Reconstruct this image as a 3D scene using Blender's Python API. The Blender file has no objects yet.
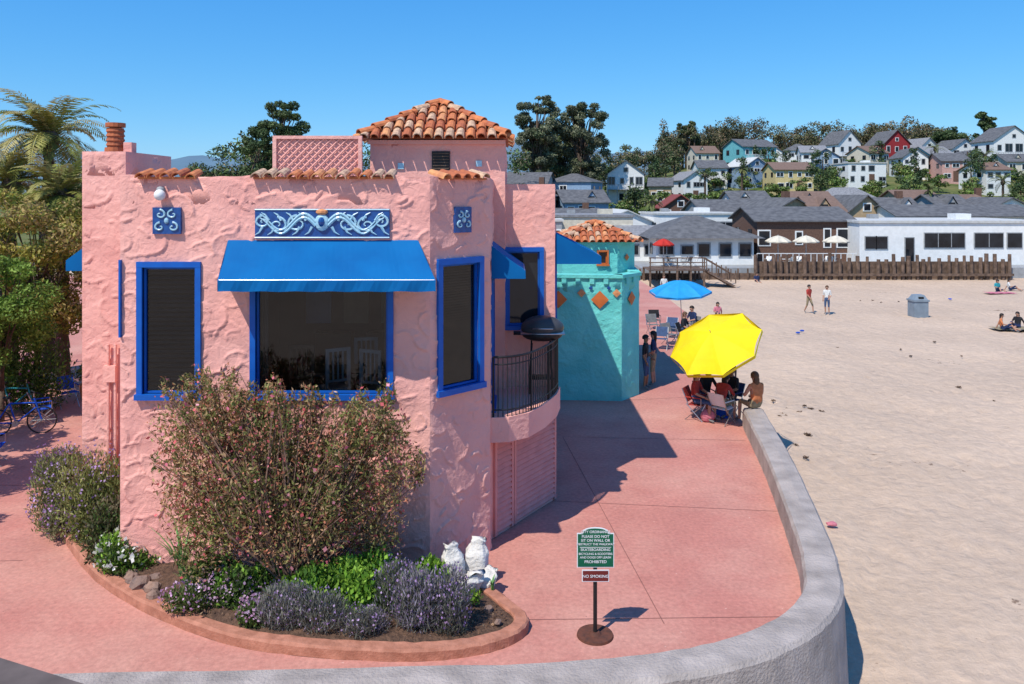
import bpy, math, random, numpy as np
from mathutils import Vector, Matrix
R = random.Random(7)
rng = np.random.default_rng(5)
scene = bpy.context.scene
CAMZ = 6.2

# ------------------------------------------------------------------ materials
def lnk(nt, a, b): nt.links.new(a, b)

def mat(name, c, rough=.8, c2=None, ns=3., bs=0, bstr=.3, bd=.02, metal=0., spec=.3, detail=5, lo=.35, hi=.65, bs2=0):
    m = bpy.data.materials.new(name); m.use_nodes = True
    nt = m.node_tree; b = nt.nodes['Principled BSDF']
    b.inputs['Roughness'].default_value = rough
    b.inputs['Metallic'].default_value = metal
    b.inputs['Specular IOR Level'].default_value = spec
    tc = nt.nodes.new('ShaderNodeTexCoord')
    if c2 is None: c2 = tuple(v*.8 for v in c)
    n = nt.nodes.new('ShaderNodeTexNoise'); n.inputs['Scale'].default_value = ns; n.inputs['Detail'].default_value = detail
    lnk(nt, tc.outputs['Object'], n.inputs['Vector'])
    r = nt.nodes.new('ShaderNodeValToRGB')
    r.color_ramp.elements[0].position = lo; r.color_ramp.elements[1].position = hi
    r.color_ramp.elements[0].color = (*c, 1); r.color_ramp.elements[1].color = (*c2, 1)
    lnk(nt, n.outputs['Fac'], r.inputs['Fac']); lnk(nt, r.outputs['Color'], b.inputs['Base Color'])
    if bs:
        n2 = nt.nodes.new('ShaderNodeTexNoise'); n2.inputs['Scale'].default_value = bs; n2.inputs['Detail'].default_value = 6
        lnk(nt, tc.outputs['Object'], n2.inputs['Vector'])
        bp = nt.nodes.new('ShaderNodeBump'); bp.inputs['Strength'].default_value = bstr; bp.inputs['Distance'].default_value = bd
        lnk(nt, n2.outputs['Fac'], bp.inputs['Height']); lnk(nt, bp.outputs['Normal'], b.inputs['Normal'])
        if bs2:
            n3 = nt.nodes.new('ShaderNodeTexNoise'); n3.inputs['Scale'].default_value = bs2; n3.inputs['Detail'].default_value = 4; n3.inputs['Distortion'].default_value = .8
            lnk(nt, tc.outputs['Object'], n3.inputs['Vector'])
            b2 = nt.nodes.new('ShaderNodeBump'); b2.inputs['Strength'].default_value = .6; b2.inputs['Distance'].default_value = .04
            lnk(nt, n3.outputs['Fac'], b2.inputs['Height']); lnk(nt, b2.outputs['Normal'], bp.inputs['Normal'])
    return m

def leafmat(name, trans=.25):
    m = bpy.data.materials.new(name); m.use_nodes = True
    nt = m.node_tree; b = nt.nodes['Principled BSDF']
    at = nt.nodes.new('ShaderNodeAttribute'); at.attribute_name = 'Col'
    b.inputs['Roughness'].default_value = .65; b.inputs['Specular IOR Level'].default_value = .25
    lnk(nt, at.outputs['Color'], b.inputs['Base Color'])
    if trans:
        tr = nt.nodes.new('ShaderNodeBsdfTranslucent'); lnk(nt, at.outputs['Color'], tr.inputs['Color'])
        mx = nt.nodes.new('ShaderNodeMixShader'); mx.inputs[0].default_value = trans
        lnk(nt, b.outputs[0], mx.inputs[1]); lnk(nt, tr.outputs[0], mx.inputs[2])
        lnk(nt, mx.outputs[0], nt.nodes['Material Output'].inputs['Surface'])
    return m

PINK = mat('pink_stucco', (.84,.425,.355), .9, (.77,.36,.305), 1.1, 55, .45, .014, bs2=7)
PINKD = mat('pink_wood', (.68,.31,.27), .8, (.6,.26,.23), 4)
BLUE = mat('blue_paint', (.006,.11,.46), .45, (.006,.09,.40), 5)
AWN = mat('blue_canvas', (.001,.125,.35), .8, (.001,.10,.30), 1.5, 220, .2, .004, spec=.15)
TILES = [mat('terracotta_a', (.64,.22,.08), .8, (.45,.14,.06), 9, 40,.3,.01), mat('terracotta_b', (.70,.32,.13), .85, (.5,.2,.1), 9),
         mat('terracotta_c', (.50,.15,.06), .8, (.34,.10,.05), 9), mat('terracotta_d', (.68,.44,.28), .85, (.38,.24,.16), 12)]
TURQ = mat('turquoise_stucco', (.17,.62,.57), .9, (.12,.54,.50), 1.5, 20, .5, .02, bs2=6)
BLACK = mat('black_iron', (.02,.02,.022), .45, (.03,.03,.03), 10, metal=.3)
WHITE = mat('white_paint', (.78,.78,.76), .6, (.70,.70,.68), 3)
CREAM = mat('cream_paint', (.66,.6,.48), .7)
GREY = mat('grey_paint', (.33,.34,.35), .7)
TILEB = mat('glazed_navy_tile', (.01,.05,.2), .25, (.015,.08,.28), 14, spec=.5)
TILEL = mat('glazed_pale_tile', (.28,.5,.62), .3, (.4,.6,.68), 14, spec=.5)
ORANGE = mat('orange_tile', (.6,.16,.04), .5)
CONC = mat('seawall_concrete', (.43,.37,.335), .9, (.25,.215,.195), 2.2, 25, .8, .03, detail=12, lo=.35, hi=.75)
SOIL = mat('soil', (.15,.085,.055), .95, (.07,.04,.028), 14, 30, 1, .05)
BARK = mat('bark', (.13,.09,.065), .9, (.08,.055,.04), 8, 20, .6, .03)
TWIG = mat('twig', (.28,.17,.12), .9, (.17,.10,.07), 8)
LEAF = leafmat('foliage', .3)
LEAFD = leafmat('distant_foliage', 0)
PETAL = leafmat('petal', .35)
WOOD = mat('weathered_wood', (.19,.125,.09), .9, (.09,.06,.045), 3, 12, .5, .03)
RAILM = mat('grey_timber', (.16,.12,.105), .8, (.1,.075,.065), 12)
ROCK = mat('rock', (.30,.19,.14), .9, (.14,.1,.09), 5, 14, .6, .03)
BAG = mat('white_sandbag', (.70,.67,.63), .8, (.58,.55,.52), 5, 18, .8, .04)
SKIN = mat('skin', (.45,.25,.17), .6, (.40,.21,.14), 8)
SKIN2 = mat('skin_tan', (.30,.15,.09), .6)
HAIR = mat('dark_hair', (.02,.013,.01), .6)
HAIRB = mat('brown_hair', (.12,.06,.03), .6)
YEL = mat('yellow_canvas', (.84,.64,.004), .7, (.78,.58,.004), 3)
SKYBLUE = mat('light_blue_canvas', (.02,.30,.66), .7)
ALU = mat('aluminium', (.5,.5,.5), .35, metal=.9)

def glassmat():
    m = bpy.data.materials.new('window_glass'); m.use_nodes = True
    nt = m.node_tree; nt.nodes.remove(nt.nodes['Principled BSDF'])
    fr = nt.nodes.new('ShaderNodeFresnel'); fr.inputs['IOR'].default_value = 1.55
    t = nt.nodes.new('ShaderNodeBsdfTransparent'); t.inputs[0].default_value = (.6,.66,.7,1)
    g = nt.nodes.new('ShaderNodeBsdfGlossy'); g.inputs['Roughness'].default_value = .02
    mx = nt.nodes.new('ShaderNodeMixShader')
    lnk(nt, fr.outputs[0], mx.inputs[0]); lnk(nt, t.outputs[0], mx.inputs[1]); lnk(nt, g.outputs[0], mx.inputs[2])
    lnk(nt, mx.outputs[0], nt.nodes['Material Output'].inputs['Surface'])
    return m
GLASS = glassmat()
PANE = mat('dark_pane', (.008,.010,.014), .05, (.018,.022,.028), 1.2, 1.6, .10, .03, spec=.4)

def paving():
    m = mat('pink_paving', (.53,.215,.17), .85, (.45,.18,.145), .8, 40, .3, .01, detail=9, lo=.3, hi=.7)
    nt = m.node_tree; b = nt.nodes['Principled BSDF']
    src = b.inputs['Base Color'].links[0].from_socket
    tc = nt.nodes.new('ShaderNodeTexCoord')
    def nz(s, d=8, r=.6):
        n = nt.nodes.new('ShaderNodeTexNoise'); n.inputs['Scale'].default_value = s; n.inputs['Detail'].default_value = d; n.inputs['Roughness'].default_value = r
        lnk(nt, tc.outputs['Object'], n.inputs['Vector']); return n.outputs['Fac']
    def mr(s, a, b_, c, d):
        q = nt.nodes.new('ShaderNodeMapRange'); q.inputs[1].default_value = a; q.inputs[2].default_value = b_; q.inputs[3].default_value = c; q.inputs[4].default_value = d; lnk(nt, s, q.inputs[0]); return q.outputs[0]
    def mix(f, a, col, bl='MIX'):
        mx = nt.nodes.new('ShaderNodeMix'); mx.data_type = 'RGBA'; mx.blend_type = bl
        if isinstance(f, float): mx.inputs[0].default_value = f
        else: lnk(nt, f, mx.inputs[0])
        lnk(nt, a, mx.inputs[6])
        if isinstance(col, tuple): mx.inputs[7].default_value = (*col,1)
        else: lnk(nt, col, mx.inputs[7])
        return mx.outputs[2]
    c = mix(mr(nz(.25,8,.7),.42,.72,0,.8), src, (.62,.34,.265))
    c = mix(mr(nz(1.1,12,.8),.55,.75,0,.55), c, (.30,.12,.095))
    c = mix(1., c, mr(nz(14),.3,.7,.80,1.12), 'MULTIPLY')
    c = mix(mr(nz(6,2,.9),.70,.76,0,.5), c, (.72,.5,.42))
    c = mix(mr(nz(9,2,.9),.72,.75,0,.6), c, (.14,.07,.06))
    lnk(nt, c, b.inputs['Base Color'])
    return m
PAVE = paving()
JOINT = mat('joint', (.25,.11,.095), .9)
KERB = mat('terracotta_kerb', (.48,.21,.14), .85, (.34,.14,.09), 6, 30, .5, .02)

def sandmat():
    m = bpy.data.materials.new('sand_and_ground'); m.use_nodes = True
    nt = m.node_tree; b = nt.nodes['Principled BSDF']; b.inputs['Roughness'].default_value = .95; b.inputs['Specular IOR Level'].default_value = .1
    tc = nt.nodes.new('ShaderNodeTexCoord')
    def noise(s, d=6, r=.6):
        n = nt.nodes.new('ShaderNodeTexNoise'); n.inputs['Scale'].default_value = s; n.inputs['Detail'].default_value = d; n.inputs['Roughness'].default_value = r
        lnk(nt, tc.outputs['Object'], n.inputs['Vector']); return n
    n1 = noise(.15, 8, .65)
    r1 = nt.nodes.new('ShaderNodeValToRGB'); r1.color_ramp.elements[0].position = .35; r1.color_ramp.elements[1].position = .7
    r1.color_ramp.elements[0].color = (.58,.435,.325,1); r1.color_ramp.elements[1].color = (.48,.36,.27,1)
    lnk(nt, n1.outputs['Fac'], r1.inputs['Fac'])
    n2 = noise(4, 10, .75)
    mr = nt.nodes.new('ShaderNodeMapRange'); mr.inputs[1].default_value = .3; mr.inputs[2].default_value = .7; mr.inputs[3].default_value = .84; mr.inputs[4].default_value = 1.1
    lnk(nt, n2.outputs['Fac'], mr.inputs[0])
    mu = nt.nodes.new('ShaderNodeMix'); mu.data_type = 'RGBA'; mu.blend_type = 'MULTIPLY'; mu.inputs[0].default_value = 1
    lnk(nt, r1.outputs['Color'], mu.inputs[6]); lnk(nt, mr.outputs[0], mu.inputs[7])
    n5 = noise(3.5, 3, .8); n6 = noise(.35, 2, .5)
    mm = nt.nodes.new('ShaderNodeMath'); mm.operation = 'MULTIPLY'; lnk(nt, n5.outputs['Fac'], mm.inputs[0]); lnk(nt, n6.outputs['Fac'], mm.inputs[1])
    mr5 = nt.nodes.new('ShaderNodeMapRange'); mr5.inputs[1].default_value = .40; mr5.inputs[2].default_value = .44
    lnk(nt, mm.outputs[0], mr5.inputs[0])
    mk = nt.nodes.new('ShaderNodeMix'); mk.data_type = 'RGBA'; lnk(nt, mr5.outputs[0], mk.inputs[0]); lnk(nt, mu.outputs[2], mk.inputs[6]); mk.inputs[7].default_value = (.25,.17,.12,1)
    sp = nt.nodes.new('ShaderNodeSeparateXYZ'); lnk(nt, tc.outputs['Object'], sp.inputs[0])
    mg = nt.nodes.new('ShaderNodeMapRange'); mg.inputs[1].default_value = 70; mg.inputs[2].default_value = 76; lnk(nt, sp.outputs['Y'], mg.inputs[0])
    n4 = noise(.12, 6, .7)
    rg = nt.nodes.new('ShaderNodeValToRGB'); rg.color_ramp.elements[0].position = .4; rg.color_ramp.elements[1].position = .65
    rg.color_ramp.elements[0].color = (.06,.10,.025,1); rg.color_ramp.elements[1].color = (.2,.18,.08,1)
    lnk(nt, n4.outputs['Fac'], rg.inputs['Fac'])
    mf = nt.nodes.new('ShaderNodeMix'); mf.data_type = 'RGBA'; lnk(nt, mg.outputs[0], mf.inputs[0]); lnk(nt, mk.outputs[2], mf.inputs[6]); lnk(nt, rg.outputs['Color'], mf.inputs[7])
    lnk(nt, mf.outputs[2], b.inputs['Base Color'])
    v = nt.nodes.new('ShaderNodeTexVoronoi'); v.feature = 'SMOOTH_F1'; v.inputs['Scale'].default_value = 2.0; v.inputs['Randomness'].default_value = 1
    nd = noise(1.2, 3, .6); va = nt.nodes.new('ShaderNodeVectorMath'); va.operation = 'ADD'
    lnk(nt, tc.outputs['Object'], va.inputs[0]); lnk(nt, nd.outputs['Color'], va.inputs[1]); lnk(nt, va.outputs[0], v.inputs['Vector'])
    n7 = noise(4, 8, .65)
    ad = nt.nodes.new('ShaderNodeMath'); ad.operation = 'ADD'; lnk(nt, v.outputs['Distance'], ad.inputs[0]); lnk(nt, n7.outputs['Fac'], ad.inputs[1])
    bp = nt.nodes.new('ShaderNodeBump'); bp.inputs['Strength'].default_value = .6; bp.inputs['Distance'].default_value = .12
    lnk(nt, ad.outputs[0], bp.inputs['Height']); lnk(nt, bp.outputs['Normal'], b.inputs['Normal'])
    return m
SAND = sandmat()

# ------------------------------------------------------------------ mesh helpers
def empty(name):
    o = bpy.data.objects.new(name, None); scene.collection.objects.link(o); return o

class MB:
    def __init__(s): s.v = []; s.f = []; s.m = []; s.mats = []
    def mi(s, M):
        if M not in s.mats: s.mats.append(M)
        return s.mats.index(M)
    def add(s, vs, fs, M):
        k = len(s.v); i = s.mi(M)
        s.v.extend([tuple(p) for p in vs])
        for f in fs: s.f.append(tuple(a+k for a in f)); s.m.append(i)
    def box(s, c, d, M, rz=0):
        x, y, z = d[0]/2, d[1]/2, d[2]/2
        ca, sa = math.cos(rz), math.sin(rz); vs = []
        for dz in (-z, z):
            for dx, dy in ((-x,-y),(x,-y),(x,y),(-x,y)):
                vs.append((c[0]+dx*ca-dy*sa, c[1]+dx*sa+dy*ca, c[2]+dz))
        s.add(vs, [(3,2,1,0),(4,5,6,7),(0,1,5,4),(1,2,6,5),(2,3,7,6),(3,0,4,7)], M)
    def prism(s, poly, z0, z1, M):
        n = len(poly)
        vs = [(p[0],p[1],z0) for p in poly]+[(p[0],p[1],z1) for p in poly]
        fs = [tuple(range(n-1,-1,-1)), tuple(range(n,2*n))]+[(i,(i+1)%n,n+(i+1)%n,n+i) for i in range(n)]
        s.add(vs, fs, M)
    def cyl(s, a, b, r0, r1, M, n=8, cap=True):
        a = Vector(a); b = Vector(b); d = (b-a)
        if d.length < 1e-6: return
        d.normalize()
        u = d.cross(Vector((0,0,1)))
        if u.length < 1e-3: u = Vector((1,0,0))
        u.normalize(); w = d.cross(u)
        vs = []
        for p, r in ((a,r0),(b,r1)):
            for i in range(n):
                t = 2*math.pi*i/n; vs.append(p+u*math.cos(t)*r+w*math.sin(t)*r)
        fs = [(i,(i+1)%n,n+(i+1)%n,n+i) for i in range(n)]
        if cap: fs += [tuple(range(n-1,-1,-1)), tuple(range(n,2*n))]
        s.add(vs, fs, M)
    def tube(s, pts, r, M, n=6, r1=None):
        for i in range(len(pts)-1):
            ra = r if r1 is None else r+(r1-r)*i/(len(pts)-1)
            rb = r if r1 is None else r+(r1-r)*(i+1)/(len(pts)-1)
            s.cyl(pts[i], pts[i+1], ra, rb, M, n)
    def blob(s, c, r, M, nu=10, nv=7, jit=0., top=1., rz=0):
        vs = []; fs = []; ca, sa = math.cos(rz), math.sin(rz)
        for j in range(nv+1):
            ph = math.pi*j/nv
            for i in range(nu):
                th = 2*math.pi*i/nu
                k = 1+R.uniform(-jit, jit) if 0 < j < nv else 1
                x, y, z = math.sin(ph)*math.cos(th)*k, math.sin(ph)*math.sin(th)*k, -math.cos(ph)*k
                if z > 0: x *= 1+(top-1)*z; y *= 1+(top-1)*z
                x *= r[0]; y *= r[1]; z *= r[2]
                vs.append((c[0]+x*ca-y*sa, c[1]+x*sa+y*ca, c[2]+z))
        for j in range(nv):
            for i in range(nu):
                fs.append((j*nu+i, j*nu+(i+1)%nu, (j+1)*nu+(i+1)%nu, (j+1)*nu+i))
        s.add(vs, fs, M)
    def obj(s, name, parent=None, smooth=False):
        me = bpy.data.meshes.new(name); me.from_pydata(s.v, [], s.f)
        for M in s.mats: me.materials.append(M)
        me.polygons.foreach_set('material_index', s.m)
        if smooth: me.polygons.foreach_set('use_smooth', [True]*len(s.f))
        me.update()
        o = bpy.data.objects.new(name, me); scene.collection.objects.link(o)
        if parent: o.parent = parent
        return o

class Wall:
    """local frame of a wall running p0->p1, outward normal to its right"""
    def __init__(s, p0, p1):
        s.p0 = np.array(p0, float); d = np.array(p1, float)-s.p0; s.L = float(np.hypot(*d)); s.d = d/s.L; s.n = np.array([s.d[1], -s.d[0]])
    def P(s, a, o, z):
        q = s.p0+s.d*a+s.n*o; return (q[0], q[1], z)
    def box(s, mb, a0, a1, o0, o1, z0, z1, M):
        vs = [s.P(a0,o1,z0),s.P(a1,o1,z0),s.P(a1,o0,z0),s.P(a0,o0,z0),s.P(a0,o1,z1),s.P(a1,o1,z1),s.P(a1,o0,z1),s.P(a0,o0,z1)]
        mb.add(vs, [(3,2,1,0),(4,5,6,7),(0,1,5,4),(1,2,6,5),(2,3,7,6),(3,0,4,7)], M)

def segs(bp, res):
    out = [bp[0]]
    for a, b in zip(bp[:-1], bp[1:]):
        if b-a < 1e-5: continue
        n = max(1, int(math.ceil((b-a)/res))); out += list(np.linspace(a, b, n+1)[1:])
    return np.array(out)

def stucco(w, name, parent, z0, z1, M, openings=(), res=.022, amp=.046, dens=15., reveal=.16, wavy=0.):
    """hand-trowelled plaster: overlapping fan-shaped swipes, each with a raised lip at its outer arc"""
    sb = sorted(set([0, w.L]+[v for o in openings for v in o[:2]])); zb = sorted(set([z0, z1]+[v for o in openings for v in o[2:4]]))
    S = segs(sb, res); Z = segs(zb, res)
    A, B = np.meshgrid(S, Z, indexing='ij')
    D = np.zeros_like(A)
    for _ in range(int(dens*w.L*(z1-z0)) if res < .15 else 0):
        cs, cz = rng.uniform(-.2, w.L+.2), rng.uniform(z0-.2, z1+.2)
        r = rng.uniform(.13,.36); a0 = rng.uniform(0, 2*math.pi); sp = rng.uniform(.6,1.5)
        i0, i1 = np.searchsorted(S, [cs-r-.1, cs+r+.1]); j0, j1 = np.searchsorted(Z, [cz-r-.1, cz+r+.1])
        if i1 <= i0 or j1 <= j0: continue
        a = A[i0:i1, j0:j1]-cs; b = B[i0:i1, j0:j1]-cz; th = np.arctan2(b, a); d = np.hypot(a, b*1.2)*(1+.07*np.sin(3*th+a0))
        da = np.abs((th-a0+math.pi) % (2*math.pi)-math.pi)
        wn = np.clip((sp-da)/.25, 0, 1)*np.clip((r-d)/.018, 0, 1)
        h = rng.uniform(.0,.15)+rng.uniform(.5,1.1)*np.clip(d/r, 0, 1)**7
        D[i0:i1, j0:j1] = D[i0:i1, j0:j1]*(1-wn)+h*wn
    D += .25*np.sin(A*5.1+B*3.3)*np.sin(A*2.2-B*4.7)+.03*rng.normal(size=A.shape)
    fade = np.minimum(np.minimum(A, w.L-A), np.minimum(B-z0+1, z1-B))
    for o in openings:
        dx = np.maximum(np.maximum(o[0]-A, A-o[1]), 0); dz = np.maximum(np.maximum(o[2]-B, B-o[3]), 0); fade = np.minimum(fade, np.hypot(dx, dz))
    fc = np.clip(fade/.06, 0, 1)
    D = D*fc*amp
    X = w.p0[0]+w.d[0]*A+w.n[0]*D; Y = w.p0[1]+w.d[1]*A+w.n[1]*D
    Zz = B + (wavy*(np.sin(A*3.1+1)+.5*np.sin(A*9))*np.clip((B-z1+.3)/.3, 0, 1) if wavy else 0)
    V = np.stack([X, Y, Zz], -1).reshape(-1, 3); nz = len(Z)
    fs = []
    for i in range(len(S)-1):
        sm = (S[i]+S[i+1])/2; ops = [o for o in openings if o[0] < sm < o[1]]
        for j in range(nz-1):
            zm = (Z[j]+Z[j+1])/2
            if any(o[2] < zm < o[3] for o in ops): continue
            k = i*nz+j; fs.append((k, k+nz, k+nz+1, k+1))
    mb = MB(); mb.add(V.tolist(), fs, M)
    for o in openings:
        a0, a1, c0, c1 = o[:4]; P = w.P; r = -reveal
        for q in ([P(a0,0,c0),P(a0,r,c0),P(a0,r,c1),P(a0,0,c1)], [P(a1,0,c0),P(a1,0,c1),P(a1,r,c1),P(a1,r,c0)],
                  [P(a0,0,c0),P(a1,0,c0),P(a1,r,c0),P(a0,r,c0)], [P(a0,0,c1),P(a0,r,c1),P(a1,r,c1),P(a1,0,c1)]):
            mb.add(q, [(0,1,2,3)], M)
    if not openings or max(o[3] for o in openings) < z1-.5: w.box(mb, .002, w.L-.002, -.24, -.004, z1-.45, z1-.006, M)
    return mb.obj(name, parent, smooth=True)

def window(w, name, parent, a0, a1, z0, z1, fw=.09, proud=.05, frame=BLUE, glass=PANE, gdepth=.07, sill=True):
    mb = MB(); B = lambda *q: w.box(mb, *q)
    B(a0-fw, a0, -.10, proud, z0, z1, frame); B(a1, a1+fw, -.10, proud, z0, z1, frame)
    B(a0-fw, a1+fw, -.10, proud+.003, z1, z1+fw, frame); B(a0-fw-.02, a1+fw+.02, -.10, proud+.04 if sill else proud+.003, z0-fw, z0, frame)
    for q in ((a0,a0+.035,z0,z1),(a1-.035,a1,z0,z1)): B(q[0],q[1],-gdepth-.02,-.03,q[2],q[3],frame)
    for q in ((z0,z0+.035),(z1-.035,z1)): B(a0+.035,a1-.035,-gdepth-.02,-.03,q[0],q[1],frame)
    mb.obj(name+'_frame', parent)
    g = MB(); P = w.P; g.add([P(a0,-gdepth,z0),P(a1,-gdepth,z0),P(a1,-gdepth,z1),P(a0,-gdepth,z1)], [(0,1,2,3)], glass); g.obj(name+'_glass', parent)

def blinds(w, name, parent, a0, a1, z0, z1, M, step=.075):
    mb = MB(); P = w.P; k = z0+.05
    while k < z1-.04:
        mb.add([P(a0+.05,-.075,k),P(a1-.05,-.075,k),P(a1-.05,-.12,k+.035),P(a0+.05,-.12,k+.035)], [(0,1,2,3)], M); k += step
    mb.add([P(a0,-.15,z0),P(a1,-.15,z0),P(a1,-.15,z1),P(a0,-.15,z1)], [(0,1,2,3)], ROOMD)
    mb.obj(name, parent)

def foliage(name, clumps, n, size, cols, parent=None, up=0., rad=0., width=.45, shell=.28, material=None, zmin=None, seed=None, face=1.0):
    g = np.random.default_rng(seed if seed is not None else R.randrange(10**6))
    C = np.array(clumps, float); w = (C[:,3]*C[:,4]*C[:,5])**(.67); w /= w.sum()
    idx = g.choice(len(C), n, p=w)
    d = g.normal(size=(n,3)); d /= np.linalg.norm(d, axis=1, keepdims=True)
    r = np.clip(1-np.abs(g.normal(size=n))*shell+g.normal(size=n)*.05, 0, 1.25)
    P = C[idx,:3]+d*r[:,None]*C[idx,3:6]
    if zmin is not None:
        k = P[:,2] > zmin; P = P[k]; d = d[k]; idx = idx[k]; n = len(P)
    a = g.normal(size=(n,3)); a /= np.linalg.norm(a, axis=1, keepdims=True)
    a = a+np.array([0,0,up])+d*rad; a /= np.linalg.norm(a, axis=1, keepdims=True)
    q = g.normal(size=(n,3)); q /= np.linalg.norm(q, axis=1, keepdims=True)
    b = np.cross(a, d*face+q*.8); b /= np.linalg.norm(b, axis=1, keepdims=True)+1e-9
    L = size*g.uniform(.6,1.4,n)[:,None]; Wd = L*width
    V = np.stack([P-a*L*.5, P+b*Wd*.5, P+a*L*.5, P-b*Wd*.5], 1).reshape(-1,3)
    me = bpy.data.meshes.new(name); me.vertices.add(4*n); me.vertices.foreach_set('co', V.ravel())
    me.loops.add(4*n); me.loops.foreach_set('vertex_index', np.arange(4*n, dtype=np.int32))
    me.polygons.add(n); me.polygons.foreach_set('loop_start', np.arange(0,4*n,4,dtype=np.int32)); me.polygons.foreach_set('loop_total', np.full(n,4,dtype=np.int32))
    cols = np.array(cols, float)
    ctint = g.uniform(.75,1.3,(len(C),1)); cpref = g.integers(0, len(cols), len(C))
    ci = g.choice(len(cols), n); ci = np.where(g.random(n) < .4, cpref[idx], ci)
    col = cols[ci]*ctint[idx]*g.uniform(.7,1.35,(n,1))
    cc = np.repeat(np.concatenate([np.clip(col,0,1), np.ones((n,1))],1), 4, axis=0)
    at = me.color_attributes.new('Col', 'FLOAT_COLOR', 'POINT'); at.data.foreach_set('color', cc.ravel())
    me.materials.append(material or LEAF); me.update(calc_edges=True); me.validate()
    o = bpy.data.objects.new(name, me); scene.collection.objects.link(o)
    if parent: o.parent = parent
    return o

GREENS = [(.06,.11,.022),(.10,.16,.035),(.045,.075,.02),(.13,.18,.05)]
OLIVE = [(.10,.10,.045),(.14,.125,.06),(.07,.075,.035),(.17,.135,.08)]
DARKG = [(.035,.065,.022),(.06,.09,.032),(.08,.11,.04)]

def tree(name, x, y, z, h, cw, ch, nc=14, nl=2500, ls=.4, cols=GREENS, seed=1, tr=.25, cone=False, cr=.3, material=None):
    g = random.Random(seed); root = empty(name); cl = []
    for i in range(nc):
        t = g.random(); a = g.uniform(0, 2*math.pi); rr = math.sqrt(g.random())*.85
        prof = (1-t*.8) if cone else math.sqrt(max(.15, 1-(2*t-1)**2*.8))
        cx = x+math.cos(a)*rr*cw/2*prof; cy = y+math.sin(a)*rr*cw/2*prof; cz = z+h-ch+ch*(.06+.86*t)
        q = cw*cr*g.uniform(.6,1.15)*(.6+.4*prof)
        cl.append((cx,cy,cz,q,q,q*g.uniform(.5,.8)))
    mb = MB(); top = Vector((x, y, z+h-ch*.3))
    pts = [Vector((x, y, z-.3)), Vector((x+g.uniform(-.03,.03)*h, y, z+(h-ch)*.6)), Vector((x+g.uniform(-.04,.04)*h, y, z+h-ch*.8)), top]
    mb.tube(pts, tr, BARK, 7, tr*.25)
    for c in cl:
        s = pts[1].lerp(pts[3], g.random()*.8); e = Vector(c[:3]); m = s.lerp(e,.5)+Vector((0,0,.05*h))
        mb.tube([s, m, e], tr*.3, BARK, 5, tr*.08)
    mb.obj('trunk_and_limbs', root, True)
    foliage('crown', cl, nl, ls, cols, root, seed=seed, material=material)
    return root

# ------------------------------------------------------------------ terrain
def hill(x, y):
    x = np.asarray(x, float); y = np.asarray(y, float)
    h = np.interp(y, [62,72,108,130,160,190,225,300,500,3000], [-1,0,1.0,4.4,8.6,12.2,13.8,11,2,0])
    side = np.clip((x+10)/60, .35, 1)
    h2 = np.where(y > 108, (h-1)*side+1, h)
    return h2 + np.where(y > 75, .6*np.sin(x*.09+1)*np.sin(y*.05), 0)
def ground():
    xs = np.concatenate([np.linspace(-2600,-150,14), np.linspace(-140,-12,24), np.linspace(-10,34,200), np.linspace(36,160,60), np.linspace(180,2600,14)])
    ys = np.concatenate([np.linspace(-400,-10,12), np.linspace(-6,32,180), np.linspace(33,80,90), np.linspace(84,300,50), np.linspace(340,3200,14)])
    X, Y = np.meshgrid(xs, ys, indexing='ij'); Z = hill(X, Y)
    near = (Y < 62) & (X > -8) & (Y > -6)
    bump = .06*np.sin(X*.9+np.sin(Y*.7))*np.sin(Y*.55+1.3*np.sin(X*.4))+.018*rng.normal(size=X.shape)+.008*rng.normal(size=X.shape)*(Y < 33)
    # trails of footprints
    for _ in range(46):
        x0, y0 = rng.uniform(5, 30), rng.uniform(10, 50); a = rng.uniform(0, 2*math.pi)
        for k in range(26):
            x0 += .62*math.cos(a); y0 += .62*math.sin(a); a += rng.normal()*.07; sd_ = .12*(-1)**k
            px, py = x0-sd_*math.sin(a), y0+sd_*math.cos(a)
            i0, i1 = np.searchsorted(xs, [px-.45, px+.45]); j0, j1 = np.searchsorted(ys, [py-.5, py+.5])
            if i1 > i0 and j1 > j0: bump[i0:i1, j0:j1] -= .075*np.exp(-(((X[i0:i1,j0:j1]-px)**2+(Y[i0:i1,j0:j1]-py)**2)/.035))
    Z = Z+np.where(near, bump, 0)-.02
    V = np.stack([X,Y,Z],-1).reshape(-1,3); ny = len(ys)
    fs = [(i*ny+j,(i+1)*ny+j,(i+1)*ny+j+1,i*ny+j+1) for i in range(len(xs)-1) for j in range(ny-1)]
    mb = MB(); mb.add(V.tolist(), fs, SAND); mb.obj('ground', None, True)
ground()

def catmull(pts, k=8):
    P = [np.array(p, float) for p in pts]; P = [2*P[0]-P[1]]+P+[2*P[-1]-P[-2]]; out = []
    for i in range(1, len(P)-2):
        for t in np.linspace(0, 1, k, endpoint=False):
            out.append(.5*((2*P[i])+(-P[i-1]+P[i+1])*t+(2*P[i-1]-5*P[i]+4*P[i+1]-P[i+2])*t**2+(-P[i-1]+3*P[i]-3*P[i+1]+P[i+2])*t**3))
    out.append(P[-2]); return np.array(out)

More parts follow.
